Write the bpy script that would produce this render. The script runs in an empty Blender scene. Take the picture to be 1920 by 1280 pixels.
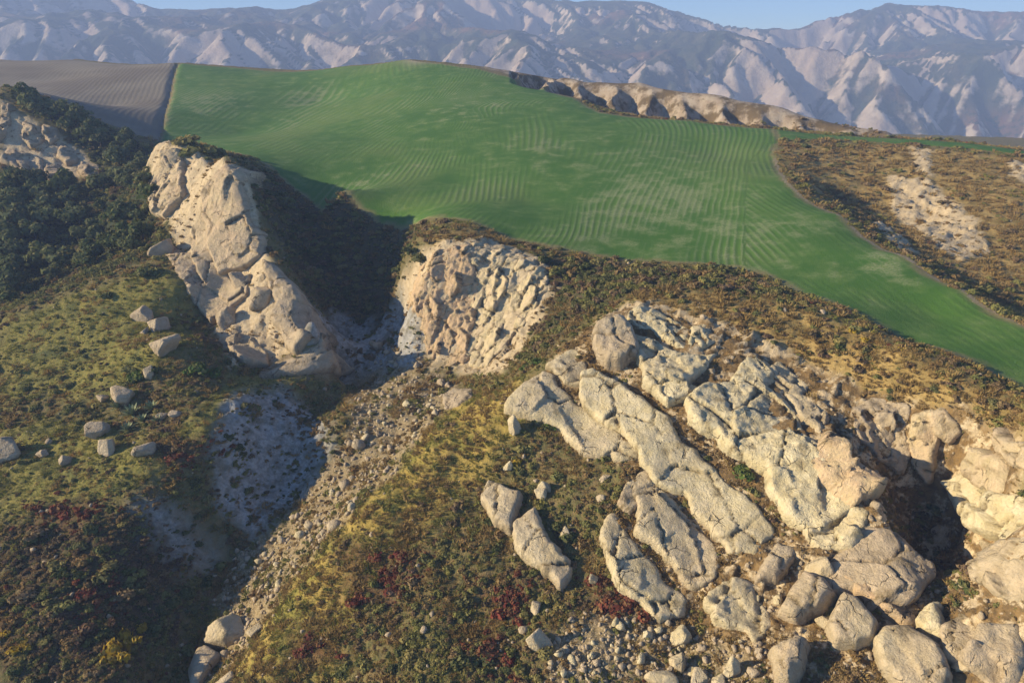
import bpy, math, time
import numpy as np
from mathutils import Vector, Matrix

T0 = time.time()
scene = bpy.context.scene
COL = scene.collection
PI = math.pi

# ------------------------------------------------------------------ camera
F_PX, PITCH, CAM_Z = 1290.0, math.radians(24.0), 100.0      # focal length in photo pixels (1920 wide)
cam_d = bpy.data.cameras.new('camera')
cam = bpy.data.objects.new('camera', cam_d); COL.objects.link(cam)
cam.location = (0, 0, CAM_Z)
cam.rotation_euler = (PI / 2 - PITCH, 0, 0)
cam_d.sensor_fit = 'HORIZONTAL'
cam_d.angle = 2 * math.atan(960.0 / F_PX)
cam_d.clip_start, cam_d.clip_end = 1.0, 20000.0
scene.camera = cam

# ------------------------------------------------------------------ sun, sky, exposure
SUN_EL = math.radians(20.0)
SUN_DIR = Vector((math.cos(SUN_EL) * 0.9925, math.cos(SUN_EL) * 0.122, -math.sin(SUN_EL))).normalized()   # the way the light travels
sun_d = bpy.data.lights.new('sun', 'SUN'); sun_d.energy = 4.7; sun_d.angle = math.radians(0.6)
sun_d.color = (1.0, 0.83, 0.57)
sun = bpy.data.objects.new('sun', sun_d); COL.objects.link(sun)
sun.rotation_euler = SUN_DIR.to_track_quat('-Z', 'Y').to_euler()
world = bpy.data.worlds.new('World'); scene.world = world; world.use_nodes = True
wn, wl = world.node_tree.nodes, world.node_tree.links
sky = wn.new('ShaderNodeTexSky'); sky.sky_type = 'NISHITA'; sky.sun_disc = False
sky.sun_elevation = SUN_EL
sky.sun_rotation = math.atan2(-SUN_DIR.x, -SUN_DIR.y)
sky.altitude = 3500.0; sky.air_density, sky.dust_density, sky.ozone_density = 1.0, 0.1, 6.0
bg = wn['Background']; bg.inputs['Strength'].default_value = 0.085
wl.new(sky.outputs['Color'], bg.inputs['Color'])
vs = scene.view_settings
vs.view_transform, vs.look, vs.gamma, vs.use_curve_mapping = 'Standard', 'None', 1.0, False
vs.exposure = 1.3
scene.cycles.use_denoising = True
scene.cycles.max_bounces = 5
scene.cycles.diffuse_bounces = 3
scene.cycles.volume_bounces = 0
scene.cycles.transparent_max_bounces = 8

# ------------------------------------------------------------------ helpers: noise, pixels, meshes
def _hash(ix, iy, seed):
    h = (ix.astype(np.int64) * 374761393 + iy.astype(np.int64) * 668265263 + seed * 974634727) & 0x7fffffff
    h = ((h ^ (h >> 13)) * 1274126177) & 0x7fffffff
    h = ((h ^ (h >> 16)) * 1103515245 + 12345) & 0x7fffffff
    return ((h >> 7) & 0xfffff) / 1048575.0

def pnoise(x, y, seed=0):
    """2-D gradient noise, about -1..1"""
    x = np.asarray(x, float); y = np.asarray(y, float)
    xi, yi = np.floor(x), np.floor(y)
    fx, fy = x - xi, y - yi
    u, v = fx * fx * fx * (fx * (fx * 6 - 15) + 10), fy * fy * fy * (fy * (fy * 6 - 15) + 10)
    def g(dx, dy):
        a = _hash(xi + dx, yi + dy, seed) * 2 * PI
        return np.cos(a) * (fx - dx) + np.sin(a) * (fy - dy)
    a, b, c, d = g(0, 0), g(1, 0), g(0, 1), g(1, 1)
    return 1.5 * ((a * (1 - u) + b * u) * (1 - v) + (c * (1 - u) + d * u) * v)

def fbm(x, y, oct=4, seed=0, gain=0.5, lac=2.03):
    s, a, n = 0.0, 1.0, 0.0
    for i in range(oct):
        s = s + a * pnoise(x, y, seed + 17 * i); n += a
        a *= gain; x = x * lac + 3.7; y = y * lac - 1.9
    return s / n

def ridged(x, y, oct=4, seed=0):
    s, a, n = 0.0, 1.0, 0.0
    for i in range(oct):
        s = s + a * (1 - 2 * np.abs(pnoise(x, y, seed + 31 * i))); n += a
        a *= 0.5; x = x * 2.1 + 5.1; y = y * 2.1 + 2.3
    return s / n

def worley(x, y, seed=0):
    """nearest and second distance, and the nearest cell's two random numbers and offset"""
    x = np.asarray(x, float); y = np.asarray(y, float)
    xi, yi = np.floor(x), np.floor(y)
    d1 = np.full(x.shape, 9.0); d2 = np.full(x.shape, 9.0)
    r1 = np.zeros(x.shape); r2 = np.zeros(x.shape); ox = np.zeros(x.shape); oy = np.zeros(x.shape)
    for dx in (-1, 0, 1):
        for dy in (-1, 0, 1):
            cx = xi + dx + _hash(xi + dx, yi + dy, seed); cy = yi + dy + _hash(xi + dx, yi + dy, seed + 5)
            d = np.hypot(cx - x, cy - y)
            m = d < d1
            d2 = np.where(m, d1, np.minimum(d2, d))
            r1 = np.where(m, _hash(xi + dx, yi + dy, seed + 9), r1); r2 = np.where(m, _hash(xi + dx, yi + dy, seed + 13), r2)
            ox = np.where(m, x - cx, ox); oy = np.where(m, y - cy, oy)
            d1 = np.where(m, d, d1)
    return d1, d2, r1, r2, ox, oy

def sstep(a, b, x):
    t = np.clip((x - a) / (b - a), 0, 1)
    return t * t * (3 - 2 * t)

CP, SP = math.cos(PITCH), math.sin(PITCH)
def ray(u, v):
    """photo pixel -> sideways and downward slope of its line of sight, per metre of forward distance"""
    u = np.asarray(u, float); v = np.asarray(v, float)
    yc = (640.0 - v) / F_PX
    fw = CP + yc * SP
    return (u - 960.0) / F_PX / fw, (SP - yc * CP) / fw

def pt(u, v, Y):
    a, t = ray(u, v)
    return (float(a * Y), float(Y), float(CAM_Z - t * Y))

def to_px(x, y, z):
    dz = z - CAM_Z
    fw = y * CP - dz * SP
    up = y * SP + dz * CP
    return 960 + F_PX * x / fw, 640 - F_PX * up / fw

def in_poly(x, y, poly):
    poly = np.asarray(poly, float)
    inside = np.zeros(np.shape(x), bool)
    xj, yj = poly[-1]
    for xi, yi in poly:
        if yi != yj:
            c = ((yi > y) != (yj > y)) & (x < (xj - xi) * (y - yi) / (yj - yi) + xi)
            inside ^= c
        xj, yj = xi, yi
    return inside

def seg_dist(x, y, line, closed=False):
    line = [np.asarray(p, float) for p in line]
    if closed: line = line + [line[0]]
    best = np.full(np.shape(x), 1e9)
    for p, q in zip(line[:-1], line[1:]):
        d = q - p; L = max(float(d @ d), 1e-9)
        t = np.clip(((x - p[0]) * d[0] + (y - p[1]) * d[1]) / L, 0, 1)
        best = np.minimum(best, np.hypot(x - p[0] - t * d[0], y - p[1] - t * d[1]))
    return best

def mesh_from(name, V, Fc, smooth=True):
    """V (n,3), Fc (m,3) or (m,4) numpy -> mesh"""
    V = np.asarray(V, np.float32); Fc = np.asarray(Fc, np.int32)
    me = bpy.data.meshes.new(name)
    me.vertices.add(len(V)); me.vertices.foreach_set('co', V.ravel())
    k = Fc.shape[1]
    me.loops.add(Fc.size); me.loops.foreach_set('vertex_index', Fc.ravel())
    me.polygons.add(len(Fc)); me.polygons.foreach_set('loop_start', np.arange(len(Fc), dtype=np.int32) * k)
    if smooth: me.polygons.foreach_set('use_smooth', np.ones(len(Fc), bool))
    me.update(calc_edges=True)
    return me

def attr(me, name, arr):
    a = me.attributes.new(name, 'FLOAT', 'POINT'); a.data.foreach_set('value', np.asarray(arr, np.float32))

def link(name, me, mat=None, parent=None, loc=None):
    o = bpy.data.objects.new(name, me); COL.objects.link(o)
    if mat is not None and not len(me.materials): me.materials.append(mat)
    if parent is not None: o.parent = parent
    if loc is not None: o.location = loc
    return o

def tag(o, label=None, cat=None, group=None, kind=None):
    if label: o['label'] = label
    if cat: o['category'] = cat
    if group: o['group'] = group
    if kind: o['kind'] = kind
    return o

class NT:
    """small helper that writes a material's node tree"""
    def __init__(s, name):
        s.m = bpy.data.materials.new(name); s.m.use_nodes = True
        s.n, s.l = s.m.node_tree.nodes, s.m.node_tree.links
        s.b = s.n['Principled BSDF']; s.out = s.n['Material Output']
        s.b.inputs['Roughness'].default_value = 0.95
        s.b.inputs['Specular IOR Level'].default_value = 0.15
        s.geo = None
    def set(s, sock, v):
        if hasattr(v, 'bl_rna') and hasattr(v, 'is_linked'): s.l.new(v, sock)
        elif isinstance(v, (tuple, list)): sock.default_value = (*v, 1.0) if len(v) == 3 and sock.type == 'RGBA' else v
        else: sock.default_value = v
    def pos(s):
        if s.geo is None: s.geo = s.n.new('ShaderNodeNewGeometry')
        return s.geo.outputs['Position']
    def attr(s, name, typ='GEOMETRY'):
        n = s.n.new('ShaderNodeAttribute'); n.attribute_name = name; n.attribute_type = typ
        return n.outputs['Fac']
    def noise(s, scale, detail=4.0, rough=0.55, vec=None, col=False, dist=0.0):
        n = s.n.new('ShaderNodeTexNoise'); n.inputs['Scale'].default_value = scale
        n.inputs['Detail'].default_value = detail; n.inputs['Roughness'].default_value = rough; n.inputs['Distortion'].default_value = dist
        s.l.new(vec if vec is not None else s.pos(), n.inputs['Vector'])
        return n.outputs['Color' if col else 'Fac']
    def voro(s, scale, feature='F1', out='Distance', vec=None, rnd=1.0):
        n = s.n.new('ShaderNodeTexVoronoi'); n.feature = feature; n.inputs['Scale'].default_value = scale
        n.inputs['Randomness'].default_value = rnd
        s.l.new(vec if vec is not None else s.pos(), n.inputs['Vector'])
        return n.outputs[out]
    def math(s, op, a, b=0.0, clamp=False):
        n = s.n.new('ShaderNodeMath'); n.operation = op; n.use_clamp = clamp
        s.set(n.inputs[0], a); s.set(n.inputs[1], b)
        return n.outputs[0]
    def ramp(s, fac, lo, hi, a=0.0, b=1.0, smooth=True):
        n = s.n.new('ShaderNodeMapRange'); n.interpolation_type = 'SMOOTHSTEP' if smooth else 'LINEAR'
        s.set(n.inputs['Value'], fac); s.set(n.inputs['From Min'], lo); s.set(n.inputs['From Max'], hi)
        s.set(n.inputs['To Min'], a); s.set(n.inputs['To Max'], b)
        return n.outputs['Result']
    def mix(s, fac, a, b, mode='MIX'):
        n = s.n.new('ShaderNodeMix'); n.data_type = 'RGBA'; n.blend_type = mode
        s.set(n.inputs['Factor'], fac); s.set(n.inputs['A'], a) if False else None
        s.set(n.inputs[0], fac); s.set(n.inputs[6], a); s.set(n.inputs[7], b)
        return n.outputs[2]
    def scalevec(s, v, sc):
        n = s.n.new('ShaderNodeMapping'); n.inputs['Scale'].default_value = sc
        s.l.new(v, n.inputs['Vector']); return n.outputs['Vector']
    def bump(s, h, dist, strength=1.0, prev=None):
        n = s.n.new('ShaderNodeBump'); n.inputs['Strength'].default_value = strength; n.inputs['Distance'].default_value = dist
        s.l.new(h, n.inputs['Height'])
        if prev is not None: s.l.new(prev, n.inputs['Normal'])
        return n.outputs['Normal']
    def done(s, color, normal=None, rough=None):
        s.set(s.b.inputs['Base Color'], color)
        if normal is not None: s.l.new(normal, s.b.inputs['Normal'])
        if rough is not None: s.set(s.b.inputs['Roughness'], rough)
        return s.m

# ------------------------------------------------------------------ the lie of the land: surveyed points (photo pixel, forward distance in metres)
CTRL = '''
# green field, far edge
330 118 480 | 430 126 478 | 540 135 470 | 650 124 455 | 760 112 440 | 830 120 420 | 900 130 400 | 1000 155 365 | 1080 185 330 | 1130 212 300 | 1290 226 285 | 1450 242 270
1470 290 228 | 1490 345 195 | 1580 405 168 | 1700 480 140 | 1810 545 122 | 1920 610 108
# green field, near edge
290 262 300 | 380 275 275 | 480 300 242 | 640 360 205 | 800 410 180 | 960 450 163 | 1200 490 150 | 1380 505 142 | 1500 550 125 | 1700 640 104 | 1920 730 88
# green field, middle
400 200 370 | 450 250 334 | 560 240 333 | 600 190 397 | 700 260 284 | 780 180 350 | 850 230 292 | 950 180 335 | 1000 300 235 | 1000 240 275 | 850 340 222 | 1200 300 232 | 1200 400 183 | 1350 380 186 | 1000 380 198 | 1350 290 238 | 1450 450 156 | 1600 500 138 | 1750 590 116
# ploughed field
0 112 560 | 150 112 530 | 0 170 400 | 100 150 440 | 200 200 370 | 260 150 430 | 270 240 318
# rise behind the field and the gullied spur
1090 158 392 | 1200 162 378 | 1330 182 352 | 1450 206 336 | 1560 238 322 | 1140 205 345 | 1200 222 340 | 1320 232 322 | 1450 247 308
# brown hollow on the right
1505 335 203 | 1560 372 206 | 1650 432 174 | 1750 502 149 | 1900 590 124 | 1600 300 232 | 1720 330 215 | 1700 420 190 | 1850 400 185 | 1920 450 170 | 1850 520 148 | 1600 262 258 | 1800 272 245 | 1920 285 235 | 1700 266 252
# right ridge, crest
1150 585 119 | 1200 560 121 | 1300 545 122 | 1480 575 113 | 1600 615 105 | 1700 660 96 | 1800 712 88 | 1920 775 79
# right ridge, face
1120 620 112 | 1500 700 100 | 1650 720 93 | 1780 780 84 | 1900 830 74 | 1250 620 111 | 1400 660 104 | 960 750 101 | 1030 690 107 | 1190 860 86 | 1100 800 95 | 1250 760 94 | 1300 850 86 | 1400 900 80 | 1450 800 88 | 1580 850 80 | 1550 960 74 | 1640 925 74 | 1680 1010 68 | 1750 1110 62
1720 900 82 | 1760 960 79 | 1800 1010 74 | 1820 1090 67 | 1820 850 80 | 1900 910 69 | 1900 1000 63 | 1900 1100 57 | 1900 1260 50 | 1700 1250 54 | 1580 1150 60 | 1500 1150 62 | 1400 1050 69 | 1300 1010 74 | 1200 1040 72 | 1160 960 78 | 1230 1130 66 | 1330 1150 64 | 1430 1230 57 | 1300 1270 56
# hollow between spur and ridge
950 830 93 | 1050 860 89 | 1000 1000 77 | 1080 1060 72 | 900 1150 66 | 800 1050 74 | 1100 1200 61 | 1000 1280 56 | 800 1280 56 | 700 1150 67 | 930 920 86 | 1100 960 79
# spur crest
960 715 110 | 900 765 103 | 830 830 95 | 700 960 83 | 600 1080 73.5 | 520 1200 65 | 470 1280 59 | 620 1230 62 | 760 960 83 | 860 860 92 | 680 1080 72.8
# middle cliff: top, face, foot
760 470 160 | 800 462 157 | 900 455 156 | 1000 478 152 | 1060 500 148 | 1150 510 144 | 1040 560 136 | 1100 540 134
790 520 148 | 880 480 150 | 980 500 146 | 1020 540 140 | 820 600 141 | 900 580 142 | 980 600 135 | 830 690 131 | 900 690 128 | 960 680 121 | 1020 650 117
# scree channel
780 700 130 | 740 740 121 | 820 760 113 | 680 870 101 | 740 830 105 | 560 1000 88 | 620 930 94 | 450 1130 77 | 500 1070 82 | 380 1240 69
# shaded hollow behind the left ridge
650 550 172 | 700 480 184 | 600 420 208 | 720 600 163 | 640 640 157 | 700 680 141.5 | 540 350 226 | 520 420 196 | 560 500 180 | 600 570 160 | 750 520 165 | 760 600 151
# ravine floor
620 700 134.5 | 600 770 121.5 | 540 880 105 | 520 920 101 | 400 1060 85 | 330 1140 75.5 | 290 1280 63.5 | 640 780 113
# left bank top and left hill
520 720 124 | 440 760 112 | 400 820 102 | 300 900 93 | 240 960 87 | 220 1050 79 | 220 1150 72 | 240 1260 62.5
300 640 128 | 380 660 127 | 150 600 140 | 0 640 136 | 0 760 115 | 150 800 108 | 280 780 109 | 0 900 94 | 100 1000 83 | 0 1100 74 | 0 1280 60 | 130 1270 61 | 330 540 150 | 150 680 127
330 480 164 | 230 500 160 | 150 535 154 | 60 570 147 | 0 600 143
# left ridge: crest, face, foot
290 280 218 | 335 270 212 | 380 300 197 | 430 293 186 | 468 340 178 | 490 405 169 | 520 485 155.5 | 560 548 145.5 | 598 612 133.5 | 595 660 130.5
350 380 186 | 380 460 171 | 430 540 156 | 500 620 139.5 | 555 645 133 | 330 330 203 | 300 420 188 | 330 470 171 | 390 600 147 | 440 650 137 | 520 690 131
# wooded valley
0 560 182 | 100 540 182 | 150 460 214 | 0 400 235 | 250 400 206 | 100 350 258 | 270 340 222 | 0 480 208 | 230 470 185
# left knoll
0 165 300 | 60 185 298 | 130 215 296 | 200 245 294 | 270 268 292 | 0 230 285 | 60 260 280 | 100 310 270 | 0 320 264 | 190 300 275 | 200 335 258
'''
XYZ = []
for line in CTRL.splitlines():
    if not line.strip() or line.startswith('#'): continue
    for tok in line.split('|'):
        u, v, Y = map(float, tok.split()); XYZ.append(pt(u, v, Y))
# ground that the photograph does not see: behind the crests and outside the frame
XYZ += [(-600, 640, 60), (-300, 640, 55), (0, 640, 40), (300, 640, 20), (700, 640, 10), (0, 520, 66), (120, 470, 52), (200, 420, 45), (-150, 560, 70), (-700, 400, 60), (-700, 200, 40),
        (300, 340, 34), (420, 300, 30), (500, 420, 20), (700, 300, 20), (700, 150, 40), (300, 200, 46), (350, 120, 48), (220, 60, 45), (150, 40, 42), (80, 34, 33), (0, 34, 27), (-80, 34, 20), (-150, 60, 22),
        (-250, 100, 25), (-300, 170, 30), (-350, 240, 45), (-45, 45, 14), (-450, 330, 60), (-500, 480, 74), (120, 62, 41), (130, 80, 49)]
XYZ = np.array(XYZ)
MQ_C = 2.0
def _phi(d2): return -np.sqrt(d2 + MQ_C ** 2)
_x, _y, _z = XYZ.T
n = len(XYZ)
_A = _phi((_x[:, None] - _x) ** 2 + (_y[:, None] - _y) ** 2) + 0.12 * np.eye(n)
_P = np.c_[np.ones(n), _x / 100, _y / 100]
_sol = np.linalg.solve(np.block([[_A, _P], [_P.T, np.zeros((3, 3))]]), np.r_[_z, 0, 0, 0])
_w, _c = _sol[:n], _sol[n:]
GX0, GY0, GS = -740.0, 28.0, 1.5
GNX, GNY = int(1480 / GS) + 1, int(620 / GS) + 1
_gx = GX0 + GS * np.arange(GNX); _gy = GY0 + GS * np.arange(GNY)
HG = np.zeros((GNY, GNX))
for j0 in range(0, GNY, 16):
    yy = _gy[j0:j0 + 16]
    X2, Y2 = np.meshgrid(_gx, yy)
    acc = _c[0] + _c[1] * X2 / 100 + _c[2] * Y2 / 100
    for k in range(n):
        acc -= _w[k] * np.sqrt((X2 - _x[k]) ** 2 + (Y2 - _y[k]) ** 2 + MQ_C ** 2)
    HG[j0:j0 + 16] = acc

def H0(x, y):
    """height of the land, bicubic on the surveyed grid"""
    gx = np.clip((np.asarray(x, float) - GX0) / GS, 1, GNX - 3.001); gy = np.clip((np.asarray(y, float) - GY0) / GS, 1, GNY - 3.001)
    ix, iy = gx.astype(int), gy.astype(int)
    fx, fy = gx - ix, gy - iy
    def w(f): return (-.5 * f + f * f - .5 * f ** 3, 1 - 2.5 * f * f + 1.5 * f ** 3, .5 * f + 2 * f * f - 1.5 * f ** 3, -.5 * f * f + .5 * f ** 3)
    wx, wy = w(fx), w(fy)
    s = 0.0
    for j in range(4):
        r = 0.0
        for i in range(4): r = r + wx[i] * HG[iy + j - 1, ix + i - 1]
        s = s + wy[j] * r
    return s

class Fan:
    """lines of sight against a height grid whose columns are vertical planes through the camera"""
    def __init__(s, aa, yy, Zg):
        s.aa, s.yy, s.Z = aa, yy, Zg
        s.E = (Zg - CAM_Z) / yy[:, None]; s.M = np.maximum.accumulate(s.E, 0)
    def hit(s, u, v):
        """where the line of sight through a photo pixel first meets the land"""
        u = np.atleast_1d(np.asarray(u, float)); v = np.atleast_1d(np.asarray(v, float))
        a, t = ray(u, v); out = np.zeros((len(u), 3))
        cs = np.rint(np.interp(a, s.aa, np.arange(len(s.aa)))).astype(int)
        for n_, (c, tt, aa_) in enumerate(zip(cs, t, a)):
            k = int(np.searchsorted(s.M[:, c], -tt))
            if k >= len(s.yy): Y = s.yy[-1]; z = s.Z[-1, c]
            elif k == 0: Y = s.yy[0]; z = s.Z[0, c]
            else:
                e0, e1 = s.E[k - 1, c], s.E[k, c]; f = min(max((-tt - e0) / max(e1 - e0, 1e-9), 0), 1)
                Y = s.yy[k - 1] + f * (s.yy[k] - s.yy[k - 1]); z = s.Z[k - 1, c] + f * (s.Z[k, c] - s.Z[k - 1, c])
            out[n_] = aa_ * Y, Y, z
        return out
_fa, _fy = np.linspace(-1.15, 1.15, 560), 36 * (640 / 36.0) ** np.linspace(0, 1, 800)
FAN0 = Fan(_fa, _fy, H0(_fa[None] * _fy[:, None], np.repeat(_fy[:, None], 560, 1)))
hit = FAN0.hit

print('survey', round(time.time() - T0, 1))

# ------------------------------------------------------------------ zones of the near ground (outlines in photo pixels, laid on the land)
def world_poly(px, step=40):
    """outline in photo pixels -> outline on the ground, in metres"""
    px = np.asarray(px, float); out = []
    for p, q in zip(px, np.roll(px, -1, 0)):
        k = max(1, int(np.hypot(*(q - p)) / step))
        for i in range(k): out.append(p + (q - p) * i / k)
    out = np.array(out)
    return hit(out[:, 0], out[:, 1])[:, :2]

def pxd(s):
    """'u v Y | u v Y' -> ground points"""
    return [pt(*map(float, t.split()))[:2] for t in s.split('|')]

FAR_EDGE = pxd('330 118 480 | 430 126 478 | 540 135 470 | 650 124 455 | 760 112 440 | 830 120 420 | 900 130 400 | 1000 155 365 | 1080 185 330 | 1130 212 300 | 1290 226 285 | 1450 242 270')
RIGHT_EDGE = pxd('1462 262 250 | 1452 290 228 | 1475 345 195 | 1575 410 168 | 1695 482 140 | 1805 547 122 | 1920 612 108 | 2100 715 89')
NEAR_EDGE = pxd('2100 830 74 | 1920 728 88 | 1700 638 104 | 1500 548 125 | 1440 520 136 | 1380 500 143 | 1200 488 150 | 960 448 163 | 800 412 180 | 640 365 205 | 480 304 242 | 380 279 275 | 297 262 300')
FIELD = FAR_EDGE + RIGHT_EDGE + NEAR_EDGE
STRIP = pxd('1450 242 270 | 1600 252 268 | 1800 262 256 | 1920 272 248 | 2300 300 235 | 2300 318 218 | 1920 291 230 | 1800 280 240 | 1700 272 248 | 1560 262 258 | 1462 262 250')
PLOUGH = pxd('330 118 480 | 0 110 565') + [(-760, 640), (-760, 380)] + pxd('0 160 306 | 60 178 305 | 130 208 303 | 200 240 301 | 297 262 300')

Z = {}
def zone(kind, px, feather):
    Z.setdefault(kind, []).append((world_poly(px), feather))
zone('grass', [(0, 605), (150, 545), (320, 500), (370, 620), (300, 690), (210, 760), (80, 730), (0, 770)], 3)
zone('grass', [(0, 800), (150, 790), (330, 850), (240, 930), (120, 1000), (0, 970)], 3)
zone('grass', [(440, 700), (600, 720), (520, 745), (440, 760), (380, 830), (330, 820)], 2)
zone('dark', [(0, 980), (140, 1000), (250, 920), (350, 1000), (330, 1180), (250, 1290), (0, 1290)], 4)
zone('clay', [(430, 745), (530, 725), (608, 785), (620, 850), (570, 930), (480, 1005), (410, 950), (400, 830)], 2.2)
zone('clay', [(260, 950), (320, 955), (400, 1040), (340, 1060), (290, 1010)], 4)
zone('scree', [(700, 690), (810, 690), (860, 720), (810, 800), (720, 900), (620, 1010), (530, 1100), (480, 1210), (390, 1280), (380, 1200), (430, 1070), (540, 960), (610, 880), (660, 790), (660, 710)], 1.5)
zone('scree', [(560, 690), (700, 660), (800, 650), (820, 690), (700, 710), (620, 720)], 1.5)
zone('scree', [(1000, 1290), (1040, 1180), (1100, 1140), (1230, 1150), (1330, 1170), (1440, 1230), (1440, 1290)], 1.5)
zone('sward', [(890, 725), (965, 712), (1000, 780), (950, 840), (880, 920), (790, 1010), (700, 1110), (650, 1200), (630, 1290), (430, 1290), (490, 1170), (570, 1060), (670, 940), (770, 835), (850, 760)], 2.5)
zone('gold', [(1160, 562), (1300, 546), (1480, 573), (1700, 655), (1930, 775), (1930, 850), (1760, 770), (1620, 760), (1540, 710), (1400, 630), (1250, 590)], 2)
zone('gold', [(1475, 275), (1700, 275), (1930, 300), (1930, 600), (1800, 520), (1640, 415), (1500, 340)], 3)
zone('gold', [(780, 440), (900, 430), (970, 450), (930, 470), (820, 470)], 1.5)
for q in ([(630, 1000), (790, 1010), (800, 1080), (700, 1150), (630, 1130)], [(530, 1180), (640, 1160), (650, 1230), (560, 1260)], [(900, 1090), (980, 1090), (990, 1170), (920, 1170)], [(870, 1190), (960, 1180), (970, 1270), (880, 1270)], [(1090, 1085), (1200, 1080), (1240, 1160), (1180, 1185), (1100, 1170)], [(50, 945), (190, 940), (180, 1000), (70, 1010)], [(130, 1080), (210, 1070), (220, 1150), (140, 1160)], [(270, 830), (430, 815), (420, 870), (330, 880)]):
    zone('russet', q, 2)
zone('bush', [(1010, 480), (1200, 498), (1400, 508), (1470, 555), (1300, 540), (1180, 552), (1090, 600), (1000, 680), (960, 690), (1020, 580)], 2)
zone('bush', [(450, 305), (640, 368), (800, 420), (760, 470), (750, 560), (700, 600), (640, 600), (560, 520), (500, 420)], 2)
zone('clay', [(600, 580), (700, 600), (770, 560), (810, 650), (760, 690), (610, 690), (560, 640)], 2)
zone('bare', [(1668, 332), (1740, 338), (1812, 392), (1866, 474), (1800, 492), (1722, 436), (1672, 394)], 1.2)
zone('bare', [(1705, 275), (1745, 280), (1748, 335), (1715, 322)], 1)
zone('bare', [(1630, 415), (1660, 420), (1720, 475), (1680, 470)], 1)
zone('bare', [(1880, 300), (1930, 310), (1930, 345), (1900, 330)], 1)
zone('ledge', [(960, 750), (1100, 615), (1180, 580), (1300, 600), (1400, 640), (1560, 710), (1700, 750), (1800, 770), (1930, 840), (1930, 1290), (1450, 1290), (1350, 1190), (1240, 1150), (1140, 1010), (1200, 880), (1100, 850)], 1.0)
zone('bare', [(1110, 605), (1200, 563), (1340, 600), (1420, 630), (1490, 660), (1570, 715), (1660, 750), (1710, 770), (1700, 850), (1640, 850), (1660, 900), (1640, 960), (1745, 1070), (1720, 1160), (1590, 1110), (1520, 1010), (1440, 950), (1340, 800), (1280, 770), (1200, 690)], 1.2)
zone('bare', [(1310, 1085), (1400, 1040), (1500, 1000), (1580, 1040), (1500, 1190), (1420, 1215), (1330, 1185)], 1.0)
zone('bare', [(1700, 775), (1800, 775), (1850, 800), (1940, 835), (1940, 1290), (1790, 1290), (1770, 1200), (1840, 1110), (1800, 990), (1730, 890)], 1.2)
zone('bare', [(745, 545), (780, 490), (825, 455), (925, 448), (1015, 488), (1045, 541), (985, 640), (940, 705), (810, 690), (780, 600)], 1.4)
zone('bare', [(285, 285), (330, 275), (420, 300), (470, 345), (495, 470), (600, 600), (560, 665), (440, 690), (385, 590), (330, 440), (285, 350)], 1.0)
zone('bare', [(0, 190), (40, 215), (110, 250), (190, 320), (120, 340), (0, 310)], 2)
zone('woods', [(0, 590), (150, 528), (320, 470), (290, 330), (200, 300), (200, 345), (0, 325)], 3)
zone('woods', [(20, 180), (130, 205), (280, 275), (280, 340), (200, 330), (100, 235)], 2)

def zw(kind, x, y):
    """weight of a kind of ground at a place, 0..1"""
    x = np.asarray(x, float); y = np.asarray(y, float)
    wx = x + 1.6 * pnoise(x / 5, y / 5, 71) + 0.5 * pnoise(x / 1.3, y / 1.3, 75); wy = y + 1.6 * pnoise(x / 5, y / 5, 72) + 0.5 * pnoise(x / 1.3, y / 1.3, 76)
    best = np.zeros(x.shape)
    for poly, f in Z[kind]:
        lo, hi = poly.min(0) - 2 * f - 3, poly.max(0) + 2 * f + 3
        m = (x > lo[0]) & (x < hi[0]) & (y > lo[1]) & (y < hi[1])
        if not m.any(): continue
        sd = seg_dist(wx[m], wy[m], list(poly), True) * np.where(in_poly(wx[m], wy[m], poly), 1, -1)
        best[m] = np.maximum(best[m], sstep(-f, f, sd))
    return best

# gullied spur behind the field: crest line with ribs running down towards us
SPUR = pxd('1060 165 400 | 1090 158 392 | 1200 162 378 | 1330 182 352 | 1450 206 336 | 1560 238 322 | 1650 262 312')
def spur_relief(x, y):
    d = seg_dist(x, y, SPUR)
    s = x * 0.86 - y * 0.5
    w = .98 * x - .16 * y + 3.0 * pnoise(x / 15, y / 15, 5)
    rib = 1 - np.abs(((w / 17.0) % 1.0) * 2 - 1)
    rib2 = 1 - np.abs(((w / 4.3 + .3) % 1.0) * 2 - 1)
    m = sstep(1.5, 12, d) * sstep(50, 34, d)
    return m * ((rib - 1) * 10.0 + (rib2 - 1) * 1.5) + sstep(12, 0, d) * .6 * pnoise(x / 12, y / 12, 9) + 1.5 * sstep(12, 0, d)
def H(x, y):
    x = np.asarray(x, float); y = np.asarray(y, float)
    h = H0(x, y)
    m = (y > 285) & (y < 430) & (x > 0) & (x < 220)
    if m.any():
        h = h.copy(); h[m] += spur_relief(x[m], y[m])
    return h

# ------------------------------------------------------------------ terrain sheet, cut into hillside, field, ploughed field and path
_wide = np.linspace(1.15, 2.1, 41)[1:]
_aa = np.r_[-_wide[::-1], np.linspace(-1.15, 1.15, 660), _wide]; NC, NR = len(_aa), 820
_yy = 36 * (646 / 36.) ** np.linspace(0, 1, NR)
A2, Y2 = np.meshgrid(_aa, _yy); X2 = A2 * Y2
X2, Y2 = X2.ravel(), Y2.ravel()
fsd = seg_dist(X2, Y2, FIELD, True) * np.where(in_poly(X2, Y2, FIELD), 1, -1)
psd = np.where(in_poly(X2, Y2, PLOUGH), 1, -1)
ssd = np.where(in_poly(X2, Y2, STRIP), 1, -1)
inf = (fsd + 1.4 * fbm(X2 / 4, Y2 / 4, 3, 35) * sstep(330, 250, Y2) > 0) | (ssd > 0)
inp = (psd > 0) & ~inf
ZW = {k: np.where(fsd > 3, 0, zw(k, X2, Y2)) for k in Z}
rough = np.where(inf | inp, 0.0, sstep(0, -4, fsd))
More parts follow.
